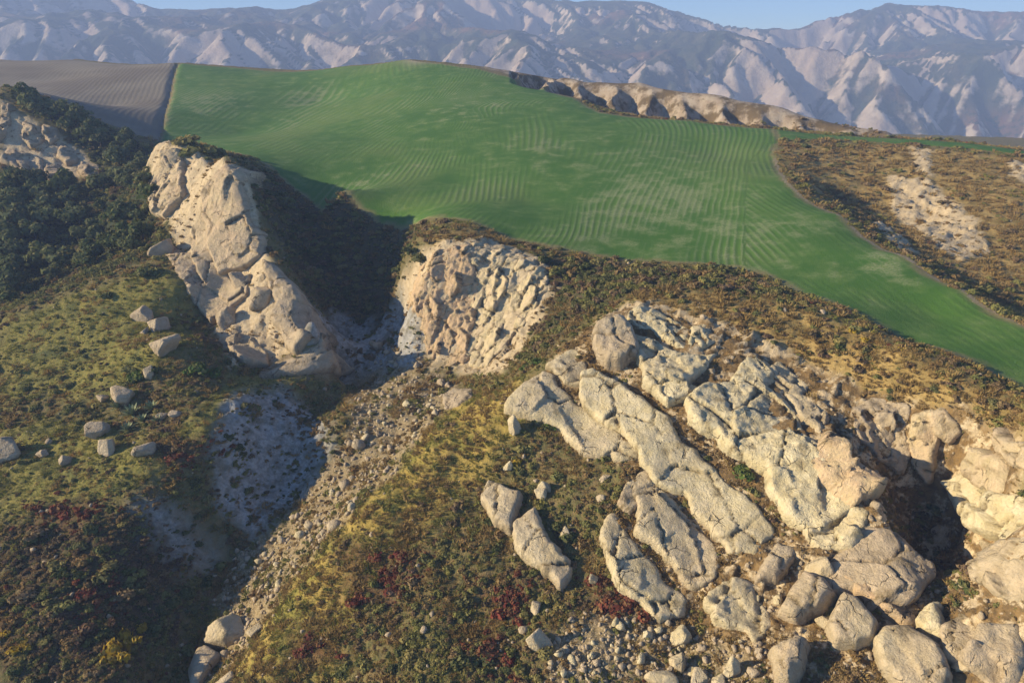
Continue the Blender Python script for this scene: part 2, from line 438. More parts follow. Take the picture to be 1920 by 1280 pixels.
rough = np.where(inp, 0.0, rough) * (1 - .75 * sstep(50, 35, seg_dist(X2, Y2, SPUR)))
Zt = H(X2, Y2)
Zt = Zt + rough * (0.7 * fbm(X2 / 6, Y2 / 6, 4, 3) + 0.28 * fbm(X2 / 1.4, Y2 / 1.4, 3, 8))
_w1, _w2, _q1, _q2, _ox, _oy = worley(X2 / 3.2 + .3 * pnoise(X2 / 2, Y2 / 2, 91), Y2 / 2.6, 93)
Zt = Zt + ZW['bare'] * rough * (0.45 * ridged(X2 / 4 + Y2 / 9, Y2 / 6, 3, 12) + .9 * ((_q1 - .5) * _ox * 2 + (_q2 - .5) * _oy * 2 + (_q1 - .5) * .7) + .25 * ridged(X2 / 1.1, Y2 / 1.1, 2, 95)) + ZW['clay'] * 0.5 * ridged(X2 / 3, Y2 / 3, 3, 14) + ZW['scree'] * 0.35 * fbm(X2 / 1.2, Y2 / 1.2, 3, 15)
Zt = Zt + inf * (0.30 * fbm(X2 / 30, Y2 / 30, 3, 22))
# field drops a little to the rough ground along its near edge
ditch = seg_dist(X2, Y2, pxd('334 117 482 | 322 150 432 | 312 190 375 | 300 230 330 | 297 262 300 | 300 275 285'))
Zt = Zt - 1.2 * np.exp(-(ditch / 1.6) ** 2)
idx = np.arange(NC * NR).reshape(NR, NC)
QUAD = np.stack([idx[:-1, :-1], idx[:-1, 1:], idx[1:, 1:], idx[1:, :-1]], -1).reshape(-1, 4)
PATHL = [np.array(p) for p in RIGHT_EDGE]
pathd = seg_dist(X2 + 0.5 * pnoise(X2 / 6, Y2 / 6, 61), Y2, PATHL)
qp = (pathd[QUAD].mean(1) < 0.55) & (Y2[QUAD].mean(1) < 225)
qf = (inf[QUAD].sum(1) >= 3) & ~qp
qs = (inp[QUAD].sum(1) >= 3) & ~qf & ~qp
qh = ~(qf | qs | qp)
TV = np.stack([X2, Y2, Zt], -1)

# rows of the crop: a smooth map that is constant along each drill row
ROWS = [(0, [(500, 280), (640, 215), (760, 160)]), (22, [(640, 300), (740, 240), (825, 185)]), (42, [(760, 335), (800, 280), (828, 235), (835, 195)]), (62, [(875, 380), (880, 300), (872, 250), (850, 205)]),
        (85, [(1000, 430), (1015, 340), (1035, 240), (1020, 195)]), (102, [(1100, 450), (1110, 380), (1165, 300), (1190, 245)]), (119, [(1200, 475), (1230, 400), (1275, 300), (1285, 245)]), (135, [(1330, 485), (1350, 400), (1370, 290), (1380, 250)]), (143, [(1392, 490), (1395, 380), (1408, 285)]),
        (-30, [(360, 240), (450, 180), (520, 150)])]
_rp, _rs = [], []
for sv, px in ROWS:
    for p in world_poly(px + px[-2:0:-1], 30): _rp.append(p); _rs.append(sv)
_rp = np.array(_rp); _rs = np.array(_rs, float)
_D = -np.hypot(_rp[:, None, 0] - _rp[:, 0], _rp[:, None, 1] - _rp[:, 1]) + 3.0 * np.eye(len(_rp))
_PP = np.c_[np.ones(len(_rp)), _rp / 100]
_so = np.linalg.solve(np.block([[_D, _PP], [_PP.T, np.zeros((3, 3))]]), np.r_[_rs, 0, 0, 0])
def rowmap(x, y):
    s = _so[-3] + _so[-2] * x / 100 + _so[-1] * y / 100
    for k in range(len(_rp)): s = s - _so[k] * np.sqrt((x - _rp[k, 0]) ** 2 + (y - _rp[k, 1]) ** 2 + 9.0)
    return s

def cut(name, mask, mat, extra=(), **kw):
    q = QUAD[mask]
    used, inv = np.unique(q, return_inverse=True)
    me = mesh_from(name, TV[used], inv.reshape(-1, 4))
    for an, arr in extra: attr(me, an, arr[used])
    o = link(name, me, mat); tag(o, kind='structure', **kw)
    return o, used

# ---- materials of the ground
def ground_material():
    m = NT('hillside_ground')
    n1, n2, n3 = m.noise(0.22, 5), m.noise(1.1, 6, 0.65), m.noise(5.0, 4, 0.6)
    base = m.mix(m.ramp(n1, .35, .65), (.165, .135, .052), (.215, .155, .066))
    base = m.mix(m.ramp(n2, .42, .62), base, (.125, .12, .042))
    base = m.mix(m.ramp(n3, .55, .8, 0, .55), base, (.30, .225, .11))
    grass = m.mix(m.ramp(n2, .35, .65), (.175, .170, .040), (.265, .215, .058))
    grass = m.mix(m.ramp(n1, .5, .7), grass, (.125, .13, .042))
    c = m.mix(m.attr('grass'), base, grass)
    gold = m.mix(m.ramp(n2, .35, .65), (.300, .205, .070), (.400, .285, .105))
    gold = m.mix(m.ramp(n1, .45, .65), gold, (.21, .155, .055))
    c = m.mix(m.attr('gold'), c, gold)
    sward = m.mix(m.ramp(n2, .35, .65), (.290, .215, .050), (.390, .285, .080))
    sward = m.mix(m.ramp(n1, .45, .62), sward, (.21, .185, .042))
    c = m.mix(m.attr('sward'), c, sward)
    c = m.mix(m.math('MULTIPLY', m.attr('russet'), .7), c, m.mix(m.ramp(n2, .4, .6), (.15, .065, .040), (.11, .08, .04)))
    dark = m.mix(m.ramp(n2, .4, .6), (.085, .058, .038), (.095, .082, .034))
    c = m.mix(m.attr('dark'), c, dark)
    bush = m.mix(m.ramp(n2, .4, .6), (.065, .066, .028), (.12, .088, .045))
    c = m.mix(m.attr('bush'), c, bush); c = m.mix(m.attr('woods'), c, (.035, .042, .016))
    stone = m.mix(m.ramp(n2, .35, .65), (.45, .350, .205), (.57, .460, .290))
    stone = m.mix(m.ramp(n3, .55, .75), stone, (.30, .225, .135))
    scree = m.mix(m.ramp(n3, .45, .65), (.24, .18, .095), stone)
    c = m.mix(m.math('MULTIPLY', m.attr('scree'), .8), c, scree)
    holes = m.ramp(m.noise(.55, 6, .7), .56, .66)
    br = m.mix(holes, stone, (.15, .10, .045))
    c = m.mix(m.attr('bare'), c, br)
    led = m.mix(m.ramp(n2, .40, .62), (.21, .135, .055), (.125, .085, .040))
    led = m.mix(m.ramp(m.noise(.4, 6, .7), .48, .60), led, stone)
    c = m.mix(m.attr('ledge'), c, led)
    clay = m.mix(m.ramp(n2, .35, .65), (.26, .25, .215), (.42, .40, .35))
    clay = m.mix(m.ramp(m.noise(.3, 6, .65), .45, .65, 0, .8), clay, (.16, .14, .09))
    c = m.mix(m.attr('clay'), c, clay)
    spur = m.mix(m.ramp(n1, .35, .65), (.30, .235, .165), (.39, .325, .24))
    sn = m.n.new('ShaderNodeSeparateXYZ'); m.l.new(m.geo.outputs['Normal'], sn.inputs[0])
    spur = m.mix(m.ramp(m.noise(.12, 6, .65), .44, .58), spur, (.13, .095, .05))
    c = m.mix(m.attr('spur'), c, spur)
    hgt = m.math('ADD', m.math('MULTIPLY', n2, 1.0), m.math('MULTIPLY', n3, .35))
    return m.done(c, m.bump(hgt, 0.5, .8))

def field_material():
    m = NT('young_crop')
    s = m.attr('row'); warp = m.noise(.25, 3)
    ph = m.math('ADD', m.math('MULTIPLY', s, 2 * PI / 1.8), m.math('MULTIPLY', warp, 1.3))
    st = m.math('SINE', ph)
    fine = m.noise(2.2, 5, .7); big = m.noise(.035, 4, .55); mid = m.noise(.16, 5, .6)
    green = m.mix(m.ramp(big, .35, .65), (.052, .130, .019), (.076, .160, .024))
    green = m.mix(m.ramp(mid, .4, .7), green, (.104, .180, .038))
    green = m.mix(m.math('MULTIPLY', m.ramp(m.noise(.018, 4, .6), .48, .66), .6), green, (.125, .180, .042))
    gaps = m.math('MULTIPLY', m.ramp(st, .0, 1.0), m.ramp(m.math('ADD', big, m.math('MULTIPLY', m.attr('thin'), .28)), .50, .80))
    gaps = m.math('MULTIPLY', gaps, m.ramp(fine, .32, .55))
    c = m.mix(m.math('MULTIPLY', gaps, .65), green, (.21, .24, .12))
    drk = m.math('MULTIPLY', m.ramp(st, -.3, -1.0), m.math('MULTIPLY', m.ramp(mid, .35, .65, .0, .7), m.ramp(big, .38, .60)))
    c = m.mix(m.math('MULTIPLY', drk, .55), c, (.025, .105, .027))
    blot = m.math('MULTIPLY', m.ramp(m.math('ADD', mid, m.math('MULTIPLY', m.attr('thin'), .22)), .60, .78), m.ramp(fine, .35, .6))
    c = m.mix(m.math('MULTIPLY', blot, .45), c, (.30, .29, .17))
    c = m.mix(m.math('MULTIPLY', m.attr('edge'), m.ramp(fine, .3, .6, .4, 1.0)), c, (.22, .18, .085))
    c = m.mix(m.attr('pale'), c, (.40, .33, .22))
    c = m.mix(m.math('MULTIPLY', m.ramp(fine, .62, .8), .35), c, (.12, .26, .06))
    h = m.math('ADD', m.math('MULTIPLY', m.math('MULTIPLY', st, .25), m.ramp(big, .40, .62, .05, 1.0)), fine)
    return m.done(c, m.bump(h, .3, .6))

def plough_material():
    m = NT('ploughed_soil')
    s = m.attr('row'); n1, n2 = m.noise(.02, 4), m.noise(1.2, 5, .7)
    st = m.math('SINE', m.math('ADD', m.math('MULTIPLY', s, 2 * PI / 2.6), m.math('MULTIPLY', m.noise(.2, 3), 2.0)))
    c = m.mix(m.ramp(n1, .35, .65), (.155, .130, .098), (.225, .195, .145))
    c = m.mix(m.ramp(st, -1, 1, 0, .14), c, (.13, .12, .085))
    c = m.mix(m.ramp(n2, .5, .8, 0, .4), c, (.28, .24, .18))
    return m.done(c, m.bump(m.math('ADD', m.math('MULTIPLY', st, .25), n2), .25, .5))

def path_material():
    m = NT('dirt_track')
    c = m.mix(m.ramp(m.noise(1.5, 5), .35, .65), (.30, .245, .16), (.20, .165, .09))
    return m.done(c, m.bump(m.noise(4, 4), .15))

spurw = sstep(60, 36, seg_dist(X2, Y2, SPUR)) * np.where(fsd > -2, 0, 1) * sstep(-1, -10, fsd)
row = np.zeros(len(X2)); mf = inf | (fsd > -8)
xs, ys = X2[mf], Y2[mf]
r1 = rowmap(xs, ys)
r2 = seg_dist(xs, ys, RIGHT_EDGE + [(160, 60)]) * 1.0
sw = world_poly([(1395, 495), (1396, 380), (1408, 300), (1445, 265), (1470, 300), (1500, 350), (1700, 485), (1930, 620), (1930, 720), (1700, 635), (1500, 545)])
w2 = in_poly(xs, ys, sw)
row[mf] = np.where(w2, r2, r1)
row[inp] = X2[inp] * .96 + Y2[inp] * .28 + 2.0 * pnoise(X2[inp] / 40, Y2[inp] / 40, 66)
THIN = [(1230, 380, 26, 1.0), (1330, 440, 18, .8), (1100, 440, 10, .7), (870, 200, 22, .6), (385, 190, 20, .9), (580, 185, 16, .8), (420, 200, 14, .5), (1640, 500, 7, 1.0), (1480, 430, 10, .7), (1390, 400, 5, .8), (680, 340, 10, .7), (1000, 290, 20, .45), (540, 230, 10, .5), (1210, 300, 20, .5)]
thin = np.zeros(len(X2))
for u, v, r, k in THIN:
    p = hit(u, v)[0]; thin = np.maximum(thin, k * np.exp(-(((X2 - p[0]) / r) ** 2 + ((Y2 - p[1]) / (1.6 * r)) ** 2)))
edge = sstep(2.6, 0.2, fsd + 2.2 * fbm(X2 / 5, Y2 / 5, 3, 33)) * (fsd > -1)
tp = pt(790, 116, 438); pale = .85 * np.exp(-(((X2 - tp[0]) / 10) ** 2 + ((Y2 - tp[1]) / 14) ** 2))
G_MAT = ground_material()
cut('hillside', qh, G_MAT, [(k, ZW[k]) for k in Z] + [('spur', spurw)], label='steep rough hillside of scrub, dry grass and bare ground')
cut('green_field', qf, field_material(), [('row', row), ('thin', thin), ('edge', edge), ('pale', pale)], label='bright green sown field draped over the hill')
cut('ploughed_field', qs, plough_material(), [('row', row)], label='grey brown ploughed field beyond the left knoll')
cut('path', qp, path_material(), label='narrow dirt track along the field edge above the brown hollow')

print('terrain', round(time.time() - T0, 1))
# ------------------------------------------------------------------ far mountains, worn down by running water
KM = 2.6                                                    # how much farther off than the field
MS = 4.5 * KM
mx = np.arange(-1500 * KM, 1501 * KM, MS); my = np.arange(610 * KM, 1720 * KM, MS)
MX, MY = np.meshgrid(mx, my)
SKYL = [(u, v - 7) for u, v in [(-400, -70), (0, -62), (150, -38), (250, 2), (330, 14), (420, 26), (500, 30), (570, 24), (640, 4), (700, -14), (850, -26), (1020, -8), (1140, 10), (1230, 29), (1290, 34), (1390, 42), (1470, 36), (1560, 24), (1640, 17), (1740, 24), (1800, 17), (1870, 22), (1920, 12), (2300, -30)]]
mc = []
for u, v in SKYL:
    Yr = 1400 + 60 * math.sin(u * .012)
    mc.append(pt(u, v, KM * Yr)); p = pt(u, v, KM * (Yr + 190)); mc.append((p[0], p[1], p[2] - 110 * KM))
for u, Yf, zf in [(-600, 720, 10), (-200, 720, 5), (200, 730, 0), (600, 740, -8), (1000, 740, -14), (1400, 760, -22), (1700, 790, -30), (1920, 800, -34), (2400, 800, -34)]:
    p = pt(u, 200, KM * Yf); zf = CAM_Z + (zf - CAM_Z) * KM; mc.append((p[0], KM * Yf, zf)); mc.append((p[0] * .85, 612 * KM, zf + 12))
# crests of the spurs and the valleys between them (pixel, distance)
for u, v, Yr in [(60, -20, 1250), (90, 40, 1080), (130, 75, 960), (200, 70, 1250), (260, 90, 1000), (330, 60, 1150), (380, 100, 900), (560, 60, 1200), (600, 95, 980), (700, 40, 1180), (660, 95, 950), (760, 30, 1200), (850, 70, 1050), (800, 100, 950),
                 (960, 40, 1200), (1000, 85, 1020), (1060, 100, 900), (1010, 130, 820), (900, 80, 1150), (1120, 60, 1150), (1190, 75, 1050), (1240, 110, 900), (1150, 120, 930),
                 (1280, 78, 1050), (1350, 78, 1040), (1420, 90, 1010), (1400, 130, 900), (1370, 160, 830), (1320, 140, 900), (1480, 140, 1050), (1500, 170, 850), (1470, 100, 1250),
                 (1590, 60, 1250), (1590, 105, 1120), (1650, 130, 960), (1700, 150, 880), (1560, 130, 1100), (1740, 60, 1230), (1770, 80, 1130), (1840, 125, 980), (1890, 165, 860), (1720, 110, 1180), (1850, 80, 1250), (1900, 110, 1120), (1800, 190, 860), (1660, 205, 820)]:
    mc.append(pt(u, v, KM * Yr))
mc = np.array(mc)
_D = -np.hypot(mc[:, None, 0] - mc[:, 0], mc[:, None, 1] - mc[:, 1]) + 6 * KM * np.eye(len(mc))
_PP = np.c_[np.ones(len(mc)), mc[:, :2] / 1000]
_so2 = np.linalg.solve(np.block([[_D, _PP], [_PP.T, np.zeros((3, 3))]]), np.r_[mc[:, 2], 0, 0, 0])
MH = _so2[-3] + _so2[-2] * MX / 1000 + _so2[-1] * MY / 1000
for k in range(len(mc)): MH -= _so2[k] * np.sqrt((MX - mc[k, 0]) ** 2 + (MY - mc[k, 1]) ** 2 + 400 * KM ** 2)
amp = sstep(690 * KM, 900 * KM, MY)
NX, NY = MX / KM, MY / KM
_wx, _wy = NX + 40 * fbm(NX / 200, NY / 200, 2, 48), NY + 40 * fbm(NX / 200, NY / 200, 2, 49)
MH = MH + KM * amp * (20 * fbm(_wx / 300, _wy / 380, 4, 41) + 44 * (.3 + .7 * sstep(1380, 1150, NY)) * (ridged(_wx / 330, _wy / 480, 4, 44) - .3) + 5.0 * fbm(NX / 38, NY / 38, 3, 46))
ny, nx = MH.shape
I = np.arange(ny * nx).reshape(ny, nx)
offs = [(-1, -1), (-1, 0), (-1, 1), (0, -1), (0, 1), (1, -1), (1, 0), (1, 1)]
area = np.ones(ny * nx)
h = MH.copy()
jit = 1 + .35 * fbm(NX / 9, NY / 9, 2, 55)
for it in range(32):
    pad = np.pad(h, 1, mode='edge')
    bestS = np.zeros(h.shape); rcv = I.copy()
    for dy, dx in offs:
        nb = pad[1 + dy:1 + dy + ny, 1 + dx:1 + dx + nx]
        S = (h - nb) / (MS * math.hypot(dx, dy))
        ii = np.clip(np.arange(ny)[:, None] + dy, 0, ny - 1) * nx + np.clip(np.arange(nx)[None] + dx, 0, nx - 1)
        m = S > bestS
        bestS = np.where(m, S, bestS); rcv = np.where(m, ii, rcv)
    r = rcv.ravel(); wts = np.where(r == I.ravel(), 0, 1.0)
    for _ in range(90 if it == 0 else 24): area = 1 + np.bincount(r, weights=area * wts, minlength=ny * nx)
    Fk = 0.06 * np.minimum(area.reshape(h.shape), 400) ** 0.55 * amp * jit
    h = (h + Fk * h.ravel()[rcv]) / (1 + Fk)
    pad = np.pad(h, 1, mode='edge'); low = np.minimum.reduce([pad[1 + dy:1 + dy + ny, 1 + dx:1 + dx + nx] + 1.0 * MS * math.hypot(dx, dy) for dy, dx in offs])
    h = np.minimum(h, low)
    h = h + 0.025 * (MH - h) * sstep(300, 20, area.reshape(h.shape))
MHf = h
FAN = (np.abs(MX) < MY * .98 + 40)
MQ = np.stack([I[:-1, :-1], I[:-1, 1:], I[1:, 1:], I[1:, :-1]], -1).reshape(-1, 4)
MQ = MQ[FAN.ravel()[MQ].all(1)]
used, inv = np.unique(MQ, return_inverse=True)
gyx = np.gradient(MHf, MS)
slope = np.hypot(*gyx)
lap = np.gradient(gyx[0], MS, axis=0) + np.gradient(gyx[1], MS, axis=1)

def mountain_material():
    m = NT('badland_slopes')
    n1, n2, n3 = m.noise(.003, 5), m.noise(.015, 6, .65), m.noise(.075, 5, .7)
    bare = m.mix(m.ramp(n2, .35, .65), (.36, .285, .21), (.55, .455, .345))
    bare = m.mix(m.ramp(n1, .45, .65), bare, (.40, .31, .24))
    veg = m.mix(m.ramp(n2, .4, .6), (.040, .052, .030), (.085, .078, .042))
    veg = m.mix(m.ramp(m.noise(.0022, 4), .52, .66), veg, (.155, .085, .05))
    veg = m.mix(m.ramp(m.noise(.05, 5, .7), .5, .62), veg, (.03, .042, .022))
    w = m.math('ADD', m.attr('steep'), m.math('MULTIPLY', m.math('SUBTRACT', n2, .5), .8))
    w = m.math('ADD', w, m.math('MULTIPLY', m.math('SUBTRACT', n1, .5), 2.4))
    c = m.mix(m.ramp(w, .62, .88), veg, bare)
    return m.done(c, m.bump(m.math('ADD', n2, m.math('MULTIPLY', n3, .4)), 11.0, .8))
me = mesh_from('mountains', np.stack([MX, MY, MHf], -1).reshape(-1, 3)[used], inv.reshape(-1, 4))
attr(me, 'steep', (sstep(.30, 1.0, slope) * .9 + np.clip(-lap * 1.0 * KM, -.2, .2)).ravel()[used])
tag(link('mountains', me, mountain_material()), label='hazy eroded mountains with pale gullied flanks', kind='structure')
print('mountains', round(time.time() - T0, 1))
# ------------------------------------------------------------------ rock
def rock_material():
    m = NT('weathered_limestone')
    tone = m.attr('tone', 'OBJECT')            # 0 grey beige .. 1 cream yellow
    warm = m.attr('warm', 'OBJECT')            # 0 neutral .. 1 orange
    n0, n1, n2, n3 = m.noise(.12, 4), m.noise(.5, 6, .6), m.noise(2.4, 6, .68), m.noise(9, 4, .6)
    grey = m.mix(m.ramp(n1, .35, .65), (.40, .315, .200), (.50, .400, .265))
    cream = m.mix(m.ramp(n1, .35, .65), (.57, .475, .265), (.66, .575, .365))
    c = m.mix(m.ramp(m.math('ADD', tone, m.math('MULTIPLY', m.math('SUBTRACT', n0, .5), .9)), .2, .9), grey, cream)
    orange = m.mix(m.ramp(n1, .4, .6), (.52, .345, .190), (.58, .405, .235))
    c = m.mix(m.ramp(m.math('ADD', warm, m.math('MULTIPLY', m.math('SUBTRACT', n1, .5), 1.0)), .25, 1.0), c, orange)
    c = m.mix(m.ramp(n2, .52, .72, 0, .45), c, (.33, .255, .165))
    c = m.mix(m.ramp(n2, .46, .28, 0, .4), c, (.66, .58, .44))
    c = m.mix(m.ramp(n3, .62, .75, 0, .55), c, (.17, .135, .10))
    soil = m.mix(m.ramp(n2, .4, .6), (.17, .115, .05), (.115, .09, .04))
    c = m.mix(m.math('MULTIPLY', m.attr('soil'), m.ramp(n2, .3, .6, .55, 1.0)), c, soil)
    dn = m.n.new('ShaderNodeVectorMath'); dn.operation = 'ADD'; m.l.new(m.pos(), dn.inputs[0]); m.l.new(m.noise(.9, 3, .6, col=True), dn.inputs[1])
    ck = m.ramp(m.voro(.42, 'DISTANCE_TO_EDGE', 'Distance', m.scalevec(dn.outputs[0], (1, 1, .55))), .0, .035, 1.0, 0.0)
    ck = m.math('MULTIPLY', ck, m.ramp(m.noise(.33, 3), .52, .66))
    c = m.mix(m.math('MULTIPLY', ck, .75), c, (.09, .065, .04))
    streak = m.ramp(m.noise(1.0, 5, .65, m.scalevec(m.pos(), (1.3, 1.3, .16))), .56, .74, 0, .4)
    c = m.mix(streak, c, (.29, .225, .15))
    hgt = m.math('ADD', m.math('MULTIPLY', ck, -.8), m.math('MULTIPLY', n1, 1.2))
    hgt = m.math('ADD', m.math('MULTIPLY', hgt, 1.0), m.math('ADD', m.math('MULTIPLY', n2, .7), m.math('MULTIPLY', n3, .22)))
    return m.done(c, m.bump(hgt, .7, .9))
ROCK = rock_material()

def smooth2(a, k):
    for _ in range(k):
        p = np.pad(a, 1, mode='edge')
        a = (p[:-2, 1:-1] + p[2:, 1:-1] + p[1:-1, :-2] + p[1:-1, 2:] + 4 * a) / 8
    return a

_seed = [100]
ROCK_AREAS = []
def rock_mesh(px, T=1.6, s=0.34, flat=0.5, cell=3.2, facet=.5, crack=.5, fold=.5, out=0.0, rag=.6, shingle=.8, grow=.6, rot=.6, asp=1.5):
    """a body of rock standing T metres proud of the land inside an outline traced on the hillside; returns mesh data in world metres"""
    _seed[0] += 7; sd0 = _seed[0]
    px = np.asarray(px, float)
    dens = []
    for p, q in zip(px, np.roll(px, -1, 0)):
        k = max(1, int(np.hypot(*(q - p)) / 8))
        for i in range(k): dens.append(p + (q - p) * i / k)
    dens = np.array(dens)
    u0, v0 = px.min(0); u1, v1 = px.max(0)
    gu, gv = np.meshgrid(np.linspace(u0, u1, 14), np.linspace(v0, v1, 14))
    m = in_poly(gu, gv, px)
    pts = hit(np.r_[gu[m], dens[::4, 0]], np.r_[gv[m], dens[::4, 1]])
    med = np.median(pts[:, 1]); pts = pts[np.abs(pts[:, 1] - med) < 14]
    ROCK_AREAS.append((px, float(med)))
    c = pts.mean(0)
    nrm = np.linalg.svd(pts - c)[2][2]
    view = np.array([0, 0, CAM_Z]) - c; view /= np.linalg.norm(view)
    if nrm @ view < 0: nrm = -nrm
    if nrm[2] < .1: nrm[2] = .1
    nrm = nrm + .3 * view; nrm /= np.linalg.norm(nrm)
    e1 = np.cross((0, 0, 1.0), nrm); e1 /= np.linalg.norm(e1); e2 = np.cross(nrm, e1)
    a, t = ray(dens[:, 0], dens[:, 1]); D = np.stack([a, np.ones_like(a), -t], -1)
    cam0 = np.array([0, 0, CAM_Z])
    cc = c + nrm * T * .6                                   # the visible face lies about there
    Q = cam0 + D * (((cc - cam0) @ nrm) / (D @ nrm))[:, None]
    P2 = np.stack([(Q - c) @ e1, (Q - c) @ e2], -1)
    lo, hi = P2.min(0) - 1.5, P2.max(0) + 1.5
    s = max(s * .8, math.sqrt((hi - lo).prod() / 42000))
    gx, gy = np.arange(lo[0], hi[0], s), np.arange(lo[1], hi[1], s)
    U, W = np.meshgrid(gx, gy)
    wu = U + rag * (.5 * pnoise(U / 2.2, W / 2.2, sd0) + .22 * pnoise(U / .7, W / .7, sd0 + 1)); ww = W + rag * (.5 * pnoise(U / 2.2, W / 2.2, sd0 + 2) + .22 * pnoise(U / .7, W / .7, sd0 + 3))
    dist = seg_dist(wu, ww, list(P2), True) * np.where(in_poly(wu, ww, P2), 1, -1) + grow
    base = c + U[..., None] * e1 + W[..., None] * e2
    hh = np.zeros(U.shape)
    for _ in range(9):
        p = base + hh[..., None] * nrm
        f = p[..., 2] - H(p[..., 0], p[..., 1])
        hh = np.clip(hh - .6 * f * nrm[2], -7, 7)
    hs = smooth2(hh, 60)
    hh = hh * (1 - flat) + hs * flat
    ang = .5 + .4 * pnoise(U / 9, W / 9, sd0 + 4)
    ru, rw = U * math.cos(rot) + W * math.sin(rot), -U * math.sin(rot) + W * math.cos(rot)
    d1, d2, r1, r2, ox, oy = worley((ru + .35 * pnoise(ru, rw, sd0 + 8)) / cell, rw / (cell * asp), sd0 + 6)
    fac = facet * ((r1 - .5) * ox * 3.4 + (r2 - .5) * oy * 3.4 + (r1 * r2 - .25) * 1.1)
    ck = sstep(.09, .0, d2 - d1) * sstep(.35, .6, _hash(np.floor(r1 * 997), np.floor(r2 * 991), sd0) + .3 * pnoise(U / 3, W / 3, sd0 + 9))
    d1b, d2b, q1, q2, px_, py_ = worley(ru / (cell * .38), rw / (cell * .5), sd0 + 16)
    fac = fac + facet * .28 * ((q1 - .5) * px_ * 2.4 + (q2 - .5) * py_ * 2.4 + (q1 - .5) * .5)
    und = fold * (.42 * fbm(U / 5, W / 5, 3, sd0 + 10) + .20 * ridged(U / 2.0, W / 2.6, 3, sd0 + 11) + .09 * ridged(U / .8, W / .8, 2, sd0 + 12) + .14 * ridged(ru / .9, rw / 6.0, 2, sd0 + 18))
    edge = 1 - np.exp(-np.maximum(dist, 0) / (.06 * T + .07))
    qd = -.75 * U - .66 * W; q0, q1_ = (P2 @ np.array([-.75, -.66])).min(), (P2 @ np.array([-.75, -.66])).max()
    edge = edge * (1 - shingle + shingle * np.clip((qd - q0) / (q1_ - q0), 0, 1))
    lift = T * edge * (1 + .25 * pnoise(U / 6, W / 6, sd0 + 13)) + (fac + und - crack * ck) * sstep(-.2, 1.2, dist)
    lift = np.where(dist < 0, -.35 - 1.1 * np.minimum(-dist, 1.0) * 1.2, lift - .12 * np.exp(-np.maximum(dist, 0) / .12))
    Pw = base + (hh + lift)[..., None] * nrm
    keep = dist > -1.0
    iy, ix = U.shape
    id_ = np.arange(iy * ix).reshape(iy, ix)
    Q4 = np.stack([id_[:-1, :-1], id_[:-1, 1:], id_[1:, 1:], id_[1:, :-1]], -1).reshape(-1, 4)
    Q4 = Q4[keep.ravel()[Q4].all(1)]
    used, inv = np.unique(Q4, return_inverse=True)
    soil = np.clip(ck * .9 + sstep(.35, .62, .5 + .5 * fbm(U / 2.6, W / 2.6, 4, sd0 + 14) - .1 - .1 * out) * .0 + sstep(.25, -.3, dist) * .7 + sstep(.22, .46, fbm(U / 3.2, W / 3.2, 4, sd0 + 15)) * .6, 0, 1)
    return Pw.reshape(-1, 3)[used], inv.reshape(-1, 4), soil.ravel()[used]

def rock(name, label, cat, px, parent=None, tone=.4, warm=.2, group=None, **kw):
    if name == 'rock_slab': tone, warm = tone + .22, warm + .1; kw.setdefault('grow', .9); kw.setdefault('fold', .3)
    V, Fc, soil = rock_mesh(px, **kw)
    org = np.array([V[:, 0].mean(), V[:, 1].mean(), V[:, 2].min()])
    if parent is not None: org = np.array(parent['org'])
    me = mesh_from(name, V - org, Fc); attr(me, 'soil', soil)
    o = link(name, me, ROCK, parent)
    if parent is None: o.location = org
    o['tone'], o['warm'] = float(tone), float(warm)
    if label: o['label'] = label
    if parent is None: tag(o, cat=cat, group=group, kind='thing')
    return o

def P_(s): return [tuple(map(float, t.split(','))) for t in s.split()]
def holder(name, label, cat, u, v):
    p = hit(u, v)[0]
    e = bpy.data.objects.new(name, None); COL.objects.link(e); e.location = p
    e['org'] = [float(k) for k in p]
    return tag(e, label, cat, kind='thing')

# --- ridge of rock on the left
e = holder('rock_ridge', 'tall pale rock fin with slanting slabs above the left grassy slope', 'rock ridge', 440, 560)
rock('slab', 'broad tilted slab at the crest', None, P_('365,352 387,326 417,298 446,300 444,345 462,390 468,420 490,435 495,484 470,506 442,512 425,519 408,480 387,435 370,397'), e, .4, .5, T=2.6, cell=6, facet=.5, fold=.55, shingle=.4, flat=.8)
rock('slab', 'long lower slab beside the crevice', None, P_('339,405 363,377 382,427 405,480 424,519 440,532 470,520 470,560 440,575 430,590 408,610 384,585 387,532 363,484 340,442'), e, .4, .45, T=2.0, cell=6, facet=.45, fold=.5, shingle=.5, flat=.8)
rock('tower', 'ragged tower at the upper end', None, P_('290,279 320,271 330,307 350,335 360,372 340,398 326,415 297,405 279,364 286,330 294,311'), e, .5, .5, T=2.6, cell=3.5, facet=.8, fold=.7, shingle=.3, rot=.1, asp=2.2)
rock('slab', 'rough grey buttress at the lower end', None, P_('488,480 515,495 540,514 575,559 600,600 594,641 560,667 537,645 526,615 507,589 519,562 506,536'), e, .25, .3, T=2.6, cell=5, facet=.6, fold=.8, shingle=.3, flat=.8)
rock('slab', None, None, P_('326,412 342,440 365,490 385,530 382,580 360,560 335,510 322,460'), e, .3, .4, T=1.0, cell=3, facet=.5)
rock('slab', 'shaded grey foot of the lower end', None, P_('590,625 612,628 640,655 668,690 630,702 585,690 560,672 588,652'), e, .2, .2, T=1.6, cell=4, facet=.7, fold=.8, shingle=.3)
rock('slab', None, None, P_('425,632 455,612 475,635 496,660 500,684 462,690 436,664'), e, .35, .35, T=2.2, cell=4, facet=.6)

